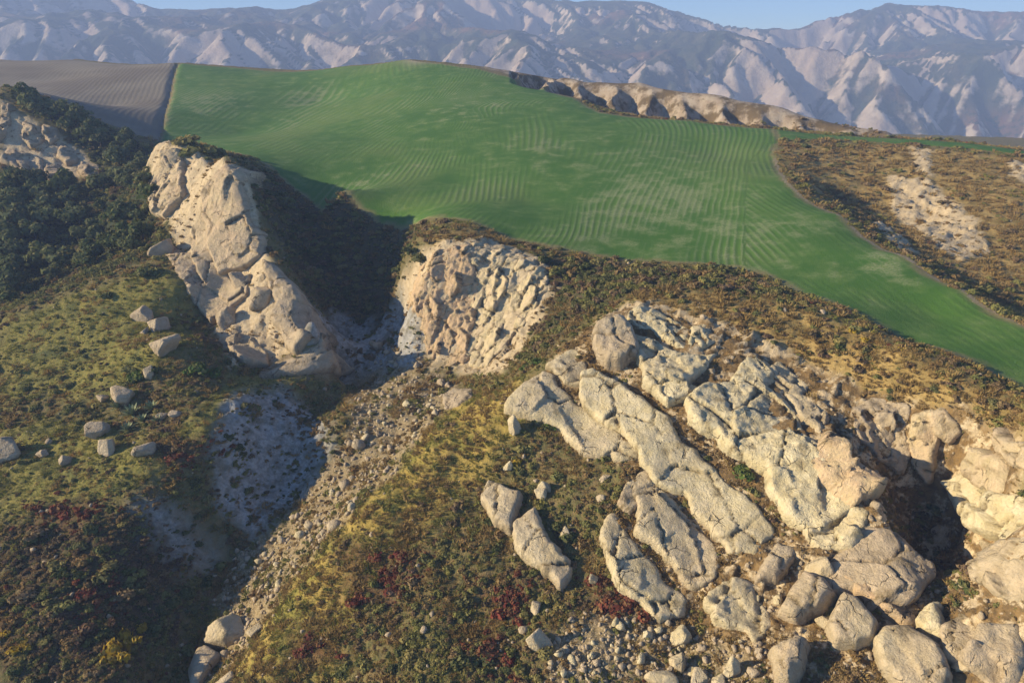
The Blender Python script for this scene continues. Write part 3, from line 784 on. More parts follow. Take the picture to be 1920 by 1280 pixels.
# --- middle cliff
e = holder('cliff', 'sunlit yellow and orange cliff at the head of the gully', 'cliff', 880, 690)
rock('face', 'orange left side', None, P_('750,552 780,500 825,468 880,455 890,520 880,600 884,650 876,684 850,690 828,682 816,662 801,618 801,598 781,581'), e, 1.0, .78, T=.7, grow=.7, rag=2.2, cell=2.6, facet=.9, fold=1.1, crack=.8, shingle=.2, rot=.05, asp=2.4)
rock('face', 'yellow right side', None, P_('884,456 925,456 965,478 1008,496 1034,541 996,588 972,628 944,668 919,697 893,690 880,660 890,610 884,560 892,520'), e, 1.25, .5, T=.7, grow=.7, rag=2.2, cell=2.6, facet=.8, fold=1.1, crack=.8, shingle=.2, rot=-.1, asp=2.4)
rock('rock_outcrop', 'low grey patch of rock at the foot of the cliff', 'rock', P_('832,735 850,722 878,728 885,748 862,768 838,765'), tone=.35, warm=.1, T=.8)

# --- slabs of the right ridge, from the left end upwards
SL = 'rock_slab'
rock(SL, 'lowest long bed of rock along the left end of the right ridge', 'rock', P_('953,759 967,732 990,707 1015,688 1032,698 1040,719 1057,734 1069,749 1098,769 1123,790 1147,809 1162,830 1190,853 1188,864 1160,864 1150,850 1120,851 1095,845 1075,825 1058,800 1035,784 1000,775 970,768'), tone=.4, warm=.2, T=2.3, cell=7, facet=.4, flat=.4)
rock(SL, 'longest pale bed of rock running down the middle of the right ridge', 'rock', P_('1092,686 1107,682 1128,694 1159,707 1176,724 1197,738 1217,759 1249,776 1262,812 1274,828 1299,840 1314,863 1333,878 1347,897 1366,913 1383,926 1408,945 1418,959 1433,978 1441,997 1424,1018 1410,1039 1391,1032 1370,1032 1358,1014 1345,999 1339,984 1322,968 1306,952 1301,926 1287,913 1266,909 1241,903 1231,893 1224,880 1210,868 1208,853 1205,840 1190,826 1178,805 1161,786 1138,780 1119,765 1098,749 1090,724'), tone=.5, warm=.15, T=2.3, cell=7, facet=.4, flat=.4)
rock(SL, 'small pitted slab beside the ridge corner under the brown ledge', 'rock', P_('1030,682 1069,653 1084,667 1092,694 1088,715 1065,715 1048,694'), tone=.45, warm=.15, T=1.3)
rock('rock_outcrop', 'bulging fluted rock knob under the top of the right ridge', 'rock', P_('1113,623 1128,605 1159,588 1176,600 1186,623 1196,648 1192,667 1165,680 1140,678 1126,663 1115,644'), tone=.3, warm=.05, T=3.4, cell=5, facet=.5, fold=1.0, shingle=.25)
rock('rock_outcrop', 'broken cream rocks along the top left brow of the ridge', 'rock', P_('1184,582 1201,565 1232,576 1253,592 1286,612 1302,640 1290,658 1260,648 1225,622 1192,612 1180,600'), tone=.85, warm=.1, T=1.5, facet=.8, fold=1.1, cell=2.6)
rock('rock_outcrop', 'small cream rock poking from dry grass near the brow', 'rock', P_('1300,612 1326,602 1338,640 1316,652 1300,636'), tone=.8, warm=.15, T=1.2, cell=2.4)
rock('rock_outcrop', 'jagged greenish cream crag right of the bulging knob', 'rock', P_('1190,622 1225,630 1262,655 1300,660 1340,655 1318,684 1297,705 1280,721 1302,730 1286,751 1253,761 1230,734 1209,719 1211,686 1198,672 1198,650'), tone=.75, warm=.1, T=2.0, cell=3, facet=.7, fold=1.1)
rock('rock_outcrop', 'large bright yellow rock face in the centre of the right ridge', 'rock', P_('1288,752 1318,717 1374,700 1384,677 1397,652 1413,638 1440,648 1459,669 1434,697 1465,723 1490,756 1499,788 1502,808 1526,833 1540,855 1555,878 1572,897 1602,935 1592,954 1565,977 1530,1002 1505,992 1476,968 1460,940 1445,922 1439,888 1422,870 1389,853 1358,834 1345,807 1313,800 1295,783'), tone=1.0, warm=.05, T=2.8, cell=5, facet=.75, fold=1.3, crack=.8)
rock('rock_outcrop', 'weathered strip of rock behind the bright yellow face', 'rock', P_('1440,692 1462,670 1500,698 1522,690 1514,715 1497,735 1522,752 1545,790 1530,825 1508,800 1494,760 1470,724'), tone=.55, warm=.25, T=1.1, cell=2.4, facet=.7)
rock('rock_outcrop', 'orange crag with a small cave overlooking the shaded trough', 'rock', P_('1537,849 1545,833 1568,797 1587,830 1589,864 1616,876 1651,897 1643,922 1622,928 1605,939 1574,897 1557,878'), tone=.8, warm=.7, T=3.0, cell=2.6, facet=.9, fold=1.2, shingle=.25)
rock('rock_outcrop', 'grey rubble bank between the shaded trough and the ridge top', 'rock', P_('1600,770 1640,745 1700,760 1690,800 1705,850 1690,880 1640,850 1610,820'), tone=.2, warm=.2, T=.9, cell=2, facet=.8)
rock('rock_outcrop', 'narrow orange pillar of rock right of the shaded trough', 'rock', P_('1716,783 1747,774 1756,814 1751,841 1747,870 1739,899 1726,885 1714,856 1710,835'), tone=.6, warm=.55, T=1.3, cell=2.4, facet=.9, shingle=.25)
rock('boulder', 'smooth tan boulder perched above the dark hole', 'boulder', P_('1745,778 1766,771 1789,795 1795,810 1779,824 1756,812'), tone=.55, warm=.5, T=1.3, cell=4, facet=.3, rag=.4, shingle=.25)
rock('rock_outcrop', 'white rock wall below the perched boulder', 'rock', P_('1762,901 1791,883 1810,893 1838,918 1866,931 1908,931 1935,950 1935,1000 1880,1012 1850,1002 1820,987 1785,957 1770,933'), tone=.85, warm=.1, T=2.2, cell=3.4, facet=.7, fold=1.1)
rock('rock_outcrop', 'rounded tan crag above the white rock wall', 'rock', P_('1816,837 1841,853 1880,858 1888,918 1866,928 1839,916 1810,889 1814,864'), tone=.55, warm=.5, T=2.4, cell=3, facet=.7)
rock('rock_outcrop', 'tan rock against the right border below the bushy brow', 'rock', P_('1852,799 1885,831 1940,835 1940,880 1902,868 1883,851 1862,837'), tone=.45, warm=.45, T=2.0, cell=3, facet=.6)
rock('rock_outcrop', 'scrub dotted rock shelf under the white wall at the right border', 'rock', P_('1805,1000 1850,1012 1890,1018 1940,1010 1940,1130 1890,1120 1850,1090 1815,1050'), tone=.4, warm=.25, T=1.2, cell=2.6, facet=.7)
rock('rock_outcrop', 'large square grey block on the arm beside the shaded trough', 'rock', P_('1595,1032 1630,983 1677,1000 1714,1027 1747,1067 1727,1100 1703,1125 1660,1113 1640,1082 1598,1074'), tone=.15, warm=.3, T=2.8, cell=5, facet=.6, fold=.9)
rock('rock_outcrop', 'crumbly orange ledge under the large square block', 'rock', P_('1586,1080 1640,1084 1664,1114 1706,1127 1722,1135 1710,1164 1690,1164 1660,1140 1640,1122 1606,1107'), tone=.5, warm=.7, T=1.9, cell=2.2, facet=.9)
rock('rock_outcrop', 'cream rocks linking the yellow face to the square block', 'rock', P_('1510,1000 1550,985 1600,945 1630,960 1628,985 1596,1030 1570,1025 1540,1030'), tone=.75, warm=.3, T=1.6, cell=2.8, facet=.8)
rock('rock_outcrop', 'small yellow pillar between two big blocks at the lower right', 'rock', P_('1723,1162 1757,1128 1762,1182 1740,1180'), tone=.9, warm=.3, T=2.0, cell=2.4, shingle=.25)
rock('rock_outcrop', 'grey fluted crag at the lower right border', 'rock', P_('1842,1172 1897,1165 1908,1210 1908,1257 1870,1282 1825,1249 1805,1230 1828,1202'), tone=.25, warm=.25, T=2.6, cell=3, facet=.8)
rock('rock_outcrop', 'rock shelf below the trough towards the right border', 'rock', P_('1770,1180 1800,1150 1830,1165 1822,1205 1800,1240 1775,1225'), tone=.3, warm=.3, T=1.5, cell=2.6, facet=.8)
rock(SL, 'curved pale slab edging the red shrubs', 'rock', P_('1147,961 1157,974 1170,1001 1185,1020 1194,1033 1214,1050 1227,1068 1244,1098 1279,1122 1275,1142 1236,1151 1207,1116 1186,1113 1164,1089 1151,1057 1146,1033 1138,1010 1136,988'), tone=.45, warm=.2, T=2.0, cell=5, facet=.4)
rock(SL, 'grey spotted slab below the longest rock bed', 'rock', P_('1203,930 1231,911 1245,920 1266,947 1281,963 1297,988 1318,1003 1337,1040 1342,1060 1332,1075 1312,1092 1300,1094 1283,1075 1273,1055 1256,1040 1248,1025 1233,1015 1201,998 1206,970'), tone=.3, warm=.2, T=2.1, cell=5, facet=.5)
rock(SL, 'narrow sliver of rock above the grey spotted slab', 'rock', P_('1168,942 1183,907 1210,884 1220,897 1210,917 1197,936 1180,952'), tone=.25, warm=.25, T=1.3, cell=3)
rock('rock_outcrop', 'pale cracked hump at the foot of the slabs', 'rock', P_('1324,1122 1356,1092 1382,1081 1408,1090 1413,1122 1439,1140 1446,1164 1417,1197 1400,1173 1365,1173 1345,1164 1339,1136'), tone=.6, warm=.25, T=2.3, cell=3.6, facet=.7)
rock('boulder', 'leaning grey boulder in dry grass above the cracked hump', 'boulder', P_('1420,1085 1437,1055 1461,1020 1487,1028 1474,1057 1450,1083'), tone=.3, warm=.15, T=1.8, cell=4, facet=.4, shingle=.25)
rock('boulder', 'upper half of the split slab in the middle of the scrub', 'boulder', P_('904,924 917,901 972,927 961,965 957,997 929,974'), tone=.45, warm=.1, T=2.0, cell=5, facet=.35, shingle=.25)
rock('boulder', 'lower half of the split slab in the middle of the scrub', 'boulder', P_('964,978 1000,950 1017,999 1039,1025 1062,1047 1064,1080 1052,1100 1035,1077 996,1049 968,1019'), tone=.4, warm=.1, T=2.0, cell=5, facet=.4, shingle=.25)
for lab, q, tn, wm in (('sheared grey block with a dark right side', '1460,1152 1478,1110 1510,1064 1545,1082 1566,1108 1540,1140 1490,1166', .35, .3), ('rounded block below the orange ledge', '1550,1167 1580,1105 1612,1118 1650,1160 1640,1192 1605,1208 1563,1204', .4, .3),
                        ('largest grey block at the lower right', '1637,1197 1655,1170 1707,1163 1762,1205 1786,1262 1770,1310 1690,1292 1650,1247', .35, .25), ('dark jagged block at the bottom border left of the rounded one', '1444,1214 1492,1190 1518,1197 1506,1240 1482,1282 1457,1274', .3, .3)):
    rock('boulder', lab, 'boulder', P_(q), tone=tn, warm=wm, T=3.2, cell=6, facet=.6, fold=.35, shingle=.15, flat=.9, grow=.2, rag=.3)
# --- knoll at the far left
e = holder('rock_knoll', 'craggy shrub grown knoll at the far left below the ploughed field', 'rock knoll', 60, 300)
for q in ('0,185 12,188 18,230 8,262 0,270', '40,222 62,232 80,262 62,280 44,262', '10,272 50,284 78,298 84,330 50,322 0,300', '80,228 104,236 110,262 96,270 80,252', '112,262 140,280 146,304 128,312 108,290', '150,300 180,304 192,324 168,334 146,322', '84,300 108,306 116,334 96,340 84,326'):
    rock('crag', None, None, P_(q), e, .3, .45, T=2.4, s=.7, cell=4, facet=.9, fold=1.4)
print('rocks', round(time.time() - T0, 1))
# ------------------------------------------------------------------ where things stand
_ly0, _ly1 = math.log(_yy[0]), math.log(_yy[-1])
ZG = Zt.reshape(NR, NC)
def ground(x, y):
    """height of the finished terrain sheet"""
    x = np.asarray(x, float); y = np.asarray(y, float)
    c = np.clip(np.interp(x / y, _aa, np.arange(NC)), 0, NC - 1.001); r = np.clip((np.log(y) - _ly0) / (_ly1 - _ly0) * (NR - 1), 0, NR - 1.001)
    ci, ri = c.astype(int), r.astype(int); fc, fr = c - ci, r - ri
    return (ZG[ri, ci] * (1 - fc) + ZG[ri, ci + 1] * fc) * (1 - fr) + (ZG[ri + 1, ci] * (1 - fc) + ZG[ri + 1, ci + 1] * fc) * fr
FANG = Fan(_aa, _yy, ZG)
def spot(u, v): return FANG.hit(u, v)
def on_rock(x, y, z, grow=0):
    u, v = to_px(x, y, z); bad = np.zeros(np.shape(x), bool)
    for px, Ym in ROCK_AREAS:
        m = (np.abs(y - Ym) < 10) & (u > px[:, 0].min()) & (u < px[:, 0].max()) & (v > px[:, 1].min()) & (v < px[:, 1].max()) & ~bad
        if m.any():
            k = np.zeros(np.shape(x), bool); k[m] = in_poly(u[m], v[m], px); bad |= k
    return bad
rng = np.random.default_rng(11)

# ------------------------------------------------------------------ plants: prototypes
def leaf_material(name, cols, rough=.9):
    m = NT(name)
    oi = m.n.new('ShaderNodeObjectInfo')
    r = m.n.new('ShaderNodeValToRGB'); r.color_ramp.interpolation = 'LINEAR'
    el = r.color_ramp.elements
    el[0].position, el[0].color = 0, (*cols[0], 1); el[1].position, el[1].color = 1, (*cols[-1], 1)
    for i, c in enumerate(cols[1:-1]):
        e = el.new((i + 1) / (len(cols) - 1)); e.color = (*c, 1)
    m.l.new(oi.outputs['Random'], r.inputs['Fac'])
    c = m.mix(m.ramp(m.attr('shade'), 0, 1), r.outputs['Color'], m.mix(.5, r.outputs['Color'], (.30, .25, .10), 'MIX'))
    s = m.mix(.0, c, c)
    m.done(c)
    tr = m.n.new('ShaderNodeBsdfTranslucent'); m.l.new(c, tr.inputs['Color'])
    mx = m.n.new('ShaderNodeMixShader'); mx.inputs[0].default_value = .3
    m.l.new(m.b.outputs[0], mx.inputs[1]); m.l.new(tr.outputs[0], mx.inputs[2]); m.l.new(mx.outputs[0], m.out.inputs['Surface'])
    return m.m

def quads(C, Nn, size, asp, rg):
    """leaf quads: centres, normals, sizes"""
    k = len(C)
    t = rg.normal(size=(k, 3)); t -= (t * Nn).sum(1)[:, None] * Nn; t /= np.linalg.norm(t, axis=1)[:, None] + 1e-9
    b = np.cross(Nn, t)
    a, w = (size * asp)[:, None] * t, size[:, None] * b
    V = np.stack([C - a - w * .4, C - a * .1 + w * -.9, C + a, C + a * .1 + w * .9], 1).reshape(-1, 3)
    return V, np.arange(4 * k).reshape(-1, 4)

def shrub_mesh(name, mat, seed, nleaf=240, lobes=7, leaf=.17, squash=.75, asp=1.2, open_=.25):
    rg = np.random.default_rng(seed)
    LC = rg.normal(size=(lobes, 3)); LC /= np.linalg.norm(LC, axis=1)[:, None]; LC *= rg.uniform(.2, .72, (lobes, 1)); LC[:, 2] = np.abs(LC[:, 2]) * .8 + .10
    LR = rg.uniform(.20, .50, lobes)
    li = rg.integers(0, lobes, nleaf)
    d = rg.normal(size=(nleaf, 3)); d /= np.linalg.norm(d, axis=1)[:, None]
    d[:, 2] = np.where(d[:, 2] < -.3, -d[:, 2], d[:, 2])
    C = LC[li] + d * (LR[li] * rg.uniform(1 - open_, 1.08, nleaf))[:, None]
    C[:, 2] = np.maximum(C[:, 2] * squash, .0)
    Nn = d + .38 * rg.normal(size=(nleaf, 3)); Nn /= np.linalg.norm(Nn, axis=1)[:, None]
    V, Fq = quads(C, Nn, leaf * rg.uniform(.6, 1.3, nleaf), np.full(nleaf, asp), rg)
    me = mesh_from(name, V, Fq, smooth=False); me.materials.append(mat)
    attr(me, 'shade', np.repeat(rg.uniform(0, 1, nleaf) ** 2, 4))
    return me

def tuft_mesh(name, mat, seed, nb=60, hgt=.9, spread=.85):
    rg = np.random.default_rng(seed); V, Fc = [], []
    for i in range(nb):
        a = rg.uniform(0, 2 * PI); r = spread * math.sqrt(rg.uniform(0, 1)); l = rg.uniform(.2, 1.0)
        p = np.array([r * math.cos(a), r * math.sin(a), -.05]); o = np.array([math.cos(a) * l * .5 + rg.normal() * .2, math.sin(a) * l * .5 + rg.normal() * .2, hgt * rg.uniform(.4, 1.0)])
        w = rg.normal(size=3); w[2] *= .2; w = w / np.linalg.norm(w) * .085
        k = len(V); V += [p - w, p + w, p + o * .55 + w * .8, p + o, p + o * .55 - w * .8]; Fc += [(k, k + 1, k + 2), (k, k + 2, k + 4), (k + 4, k + 2, k + 3)]
    me = mesh_from(name, np.array(V), np.array(Fc), smooth=False); me.materials.append(mat)
    attr(me, 'shade', rg.uniform(0, 1, len(V)))
    return me

LM = dict(
    olive=leaf_material('olive_leaves', [(0.15, 0.161, 0.049), (0.235, 0.229, 0.067), (0.3, 0.247, 0.086), (0.187, 0.202, 0.067)]),
    brown=leaf_material('brown_leaves', [(0.218, 0.131, 0.056), (0.296, 0.191, 0.078), (0.18, 0.121, 0.068), (0.336, 0.234, 0.119)]),
    dark=leaf_material('dark_leaves', [(0.069, 0.091, 0.03), (0.103, 0.124, 0.043), (0.133, 0.131, 0.054)]),
    purple=leaf_material('dull_purple_leaves', [(0.145, 0.083, 0.057), (0.193, 0.124, 0.081), (0.117, 0.091, 0.057)]),
    red=leaf_material('red_leaves', [(.215, .042, .032), (.240, .075, .040), (.165, .036, .030), (.190, .085, .045)]),
    gold=leaf_material('dry_grass_blades', [(0.308, 0.198, 0.066), (0.407, 0.275, 0.105), (0.237, 0.16, 0.061), (0.352, 0.209, 0.066)]),
    grass=leaf_material('green_grass_blades', [(0.172, 0.196, 0.034), (0.259, 0.236, 0.048), (0.132, 0.161, 0.037)]),
    yellow=leaf_material('yellow_leaves', [(.400, .280, .030), (.460, .310, .036)]),
    tree=leaf_material('tree_leaves', [(0.057, 0.083, 0.033), (0.083, 0.112, 0.037), (0.098, 0.122, 0.053), (0.125, 0.145, 0.05)]),
    greygreen=leaf_material('grey_green_leaves', [(.110, .130, .088), (.090, .112, .080)]),
    bright=leaf_material('fresh_leaves', [(.095, .150, .030), (.070, .125, .030)]))
PROTO = {}
for kname in LM:
    if kname in ('gold', 'grass'): PROTO[kname] = [tuft_mesh(kname + '_tuft', LM[kname], 50 + i, hgt=.8 if kname == 'gold' else .55) for i in range(3)]
    elif kname == 'tree': continue
    else: PROTO[kname] = [shrub_mesh(kname + '_shrub', LM[kname], 70 + 10 * i, nleaf=250 if kname != 'brown' else 210, squash=.62, lobes=8, leaf=.13, open_=.45) for i in range(4)]

def scatter(name, protos, P, scl, label, zs=None, tilt=.15):
    """ground cover nobody could count: one object whose points carry copies of the prototypes"""
    k = len(P)
    me = bpy.data.meshes.new(name); me.vertices.add(k); me.vertices.foreach_set('co', np.asarray(P, np.float32).ravel())
    attr(me, 'scl', scl)
    a = me.attributes.new('rot', 'FLOAT_VECTOR', 'POINT')
    R = np.c_[rng.normal(0, tilt, k), rng.normal(0, tilt, k), rng.uniform(0, 2 * PI, k)].astype(np.float32); a.data.foreach_set('vector', R.ravel())
    o = link(name, me)
    ng = bpy.data.node_groups.new(name, 'GeometryNodeTree')
    ng.interface.new_socket('Geometry', in_out='INPUT', socket_type='NodeSocketGeometry'); ng.interface.new_socket('Geometry', in_out='OUTPUT', socket_type='NodeSocketGeometry')
    N, L = ng.nodes, ng.links
    gi, go = N.new('NodeGroupInput'), N.new('NodeGroupOutput')
    iop = N.new('GeometryNodeInstanceOnPoints'); jn = N.new('GeometryNodeJoinGeometry')
    for pm in protos:
        po = bpy.data.objects.new(name + '_source', pm)
        inf_ = N.new('GeometryNodeObjectInfo'); inf_.inputs['Object'].default_value = po; inf_.inputs['As Instance'].default_value = True
        L.new(inf_.outputs['Geometry'], jn.inputs[0])
    def named(nm, typ):
        q = N.new('GeometryNodeInputNamedAttribute'); q.data_type = typ; q.inputs['Name'].default_value = nm; return q.outputs[0]
    L.new(gi.outputs[0], iop.inputs['Points']); L.new(jn.outputs[0], iop.inputs['Instance'])
    iop.inputs['Pick Instance'].default_value = True
    L.new(named('scl', 'FLOAT'), iop.inputs['Scale'])
    e2r = N.new('FunctionNodeEulerToRotation'); L.new(named('rot', 'FLOAT_VECTOR'), e2r.inputs[0]); L.new(e2r.outputs[0], iop.inputs['Rotation'])
    L.new(iop.outputs[0], go.inputs[0])
    md = o.modifiers.new('scatter', 'NODES'); md.node_group = ng
    tag(o, label=label, kind='stuff')
    return o

# ---- ground cover
def candidates(k, y0, y1, seed):
    rg = np.random.default_rng(seed)
    y = np.exp(rg.uniform(math.log(y0), math.log(y1), k)); a = rg.uniform(-1.02, 1.02, k)
    x = a * y
    ok = np.abs(x) < .70 * y + .32 * 130 + 6          # the ground that the view and a step to its side take in
    x, y = x[ok], y[ok]
    fs = seg_dist(x, y, FIELD, True) * np.where(in_poly(x, y, FIELD), 1, -1)
    ok = (fs < -.4) & ~in_poly(x, y, PLOUGH) & ~in_poly(x, y, STRIP)
    x, y = x[ok], y[ok]; z = ground(x, y)
    ok = ~on_rock(x, y, z)
    return x[ok], y[ok], z[ok]
cx, cy, cz = candidates(125000, 46, 330, 5)
W = {k: zw(k, cx, cy) for k in Z}
SPEC = ['olive', 'brown', 'dark', 'purple', 'red', 'gold', 'grass', 'none']
PR = {'base': (.27, .18, .025, .01, .004, .27, .18, .06), 'grass': (.08, .02, .02, .01, .0, .15, .72, .0), 'gold': (.035, .075, .006, .003, .0, .80, .015, .066), 'sward': (.03, .02, .0, .0, .0, .52, .40, .03), 'russet': (.20, .24, .02, .10, .40, .03, .01, .0), 'dark': (.22, .24, .16, .30, .02, .02, .03, .01), 'bush': (.34, .22, .30, .07, .0, .06, .01, .0),
      'woods': (.3, .12, .5, .0, .0, .03, .05, .0), 'ledge': (.05, .30, .02, .02, .0, .49, .0, .12), 'bare': (.01, .04, .0, .0, .0, .14, .0, .81), 'scree': (.06, .08, .0, .0, .0, .10, .06, .70), 'clay': (.05, .16, .07, .02, .0, .03, .0, .67)}
prob = np.tile(np.array(PR['base']), (len(cx), 1))
for kz in ('grass', 'gold', 'dark', 'russet', 'sward', 'bush', 'woods', 'scree', 'ledge', 'bare', 'clay'):
    prob = prob * (1 - W[kz][:, None]) + np.array(PR[kz]) * W[kz][:, None]
# kinds of plant grow in patches
pat = np.stack([fbm(cx / 7, cy / 7, 3, 300 + 11 * i) for i in range(len(SPEC))], 1)
prob = prob * np.exp(5.0 * pat); prob /= prob.sum(1)[:, None]
spx = seg_dist(cx, cy, SPUR); prob[spx < 45] *= np.array([.15, .6, .25, .1, .1, .1, 0, 1]); prob[:, -1] += 1 - prob.sum(1)
pick = (rng.uniform(size=len(cx))[:, None] > np.cumsum(prob, 1)).sum(1).clip(0, 7)
size = np.clip(rng.lognormal(-.82, .52, len(cx)), .18, 1.5)
size = size * np.where(W['bush'] + W['woods'] > .5, 1.35, 1) * np.where(W['grass'] > .5, .75, 1) * np.where(W['bare'] > .5, .7, 1) * np.clip((cy / 110) ** .6, .7, 2.0)
COVER = [('olive', 'olive_scrub', 'low olive green scrub spread over the slopes'), ('brown', 'brown_scrub', 'low brown autumn scrub spread over the slopes'), ('dark', 'dark_scrub', 'low dark green scrub in hollows and on banks'),
         ('purple', 'purple_brown_scrub', 'dull purple brown scrub on the lower left slope'), ('red', 'red_scrub', 'sparse red leaved scrub among the olive'), ('gold', 'dry_grass', 'dry golden grass on brows and between the slabs'), ('grass', 'green_grass', 'short yellow green grass on the left slope')]
for i, (kname, oname, lab) in enumerate(COVER):
    m = pick == SPEC.index(kname)
    scatter(oname, PROTO[kname], np.c_[cx[m], cy[m], cz[m] - .06], size[m] * (1.0 if kname not in ('gold', 'grass') else .85), lab)
print('cover', len(cx), round(time.time() - T0, 1))

# ---- single shrubs
def shrub(kname, x, y, r, label, group, name='shrub', hz=1.0):
    o = bpy.data.objects.new(name, PROTO[kname][int(rng.integers(0, 4))]); COL.objects.link(o)
    o.location = (x, y, float(ground(x, y)) - .08 * r); s = r * rng.uniform(.9, 1.1)
    o.scale = (s, s * rng.uniform(.85, 1.15), s * hz * rng.uniform(.85, 1.2)); o.rotation_euler = (0, 0, rng.uniform(0, 2 * PI))
    tag(o, label, 'shrub', group)
def sm(u, v):
    p = spot(u, v)[0]; return p[0], p[1], math.sqrt(p[0] ** 2 + p[1] ** 2 + (p[2] - CAM_Z) ** 2) / F_PX
ONE = [('yellow', 215, 1235, 34, 'tall yellow shrub at the lower left corner', 1.2), ('yellow', 240, 1205, 24, 'yellow shrub beside the tallest yellow one', 1.2), ('yellow', 266, 1182, 14, 'small yellow shrub, the highest of the lower left three', 1.2), ('yellow', 40, 1215, 18, 'yellowing shrub near the lower left border', 1),
       ('brown', 22, 1170, 22, 'rusty brown shrub near the left border above the yellowing one', 1), ('bright', 1559, 1019, 15, 'single bright green bush on the cream rocks beside the square block', .9), ('bright', 1395, 880, 34, 'fresh green bush in the cleft left of the bright yellow face', .5),
       ('bright', 1010, 678, 22, 'bright olive bush in the gap between cliff and right ridge', .8), ('bright', 985, 690, 18, 'olive green bush at the lower end of the gap by the cliff', .8), ('brown', 727, 428, 18, 'pale twiggy bush at the field edge in the ridge shadow', 1), ('olive', 1180, 505, 30, 'round olive bush below the near field edge', .7),
       ('dark', 790, 490, 26, 'dark bush on the left shoulder of the middle cliff', 1), ('dark', 770, 470, 22, 'dark bush at the field corner above the middle cliff', 1), ('red', 1180, 1120, 40, 'broad red shrub under the curved pale slab', .6), ('red', 1145, 1140, 34, 'red shrub left of the broad one under the curved slab', .6), ('red', 1205, 1150, 28, 'small red shrub touching the end of the curved slab', .6),
       ('red', 955, 1120, 30, 'crimson shrub below the split slab', .8), ('red', 940, 1150, 26, 'deep red shrub just under the crimson one', .7), ('red', 920, 1225, 34, 'dark red shrub in the bottom middle scrub', .7), ('red', 700, 1045, 24, 'red shrub on the upper spur slope', .7), ('red', 752, 1040, 26, 'red brown shrub right of the upper spur one', .7), ('red', 672, 1125, 26, 'red shrub halfway down the spur', .7), ('red', 585, 1205, 30, 'red shrub low on the spur', .6), ('red', 560, 1225, 20, 'small red shrub at the foot of the spur', .6),
       ('red', 335, 855, 26, 'dull red shrub on the bank beside the shaded clay', .6), ('red', 120, 965, 30, 'dull red shrub on the lower left slope', .6), ('red', 165, 1110, 24, 'dark red shrub deep in the lower left scrub', .7), ('olive', 990, 845, 26, 'olive shrub between the split slab and the lowest rock bed', 1), ('yellow', 968, 870, 16, 'yellow green shrub right above the split slab', 1.3),
       ('bright', 1035, 800, 18, 'green bush under the left end of the slabs', .8), ('dark', 870, 855, 10, 'dark bush on the spur above the split slab', .8), ('bright', 365, 695, 30, 'fresh green shrub below the foot of the rock fin', .9), ('bright', 400, 700, 26, 'green shrub between rock fin and scree', .8), ('dark', 290, 515, 36, 'dark rounded bush on the left slope under the rock fin', .7), ('dark', 205, 555, 18, 'small dark bush alone on the left grass', .7),
       ('bright', 250, 710, 22, 'leafy green shrub above the boulders on the left slope', .9), ('yellow', 1600, 622, 12, 'yellow bush on the brow at the field edge', 1), ('yellow', 1622, 638, 12, 'second yellow bush on the brow, right of the first', 1), ('yellow', 1690, 655, 9, 'smallest yellow bush on the brow', 1), ('dark', 1572, 650, 22, 'dark bush on the brow left of the yellow ones', .8),
       ('brown', 1790, 540, 12, 'bush at the lower end of the brown hollow beside the track', 1), ('dark', 1840, 545, 20, 'dark bush below the track in the brown hollow', .8), ('olive', 345, 266, 28, 'dark green bush on top of the rock tower', .8), ('olive', 378, 284, 32, 'wide olive bush between tower and crest slab', .8), ('dark', 405, 288, 24, 'small dark bush behind the crest of the rock fin', .8), ('olive', 352, 290, 26, 'olive bush spilling over the tower edge', .8),
       ('yellow', 0, 1195, 14, 'small yellow shrub cut by the left border', 1)]
for kname, u, v, r, lab, hz in ONE:
    x, y, q = sm(u, v); shrub(kname, x, y, r * q, lab, None, hz=hz)
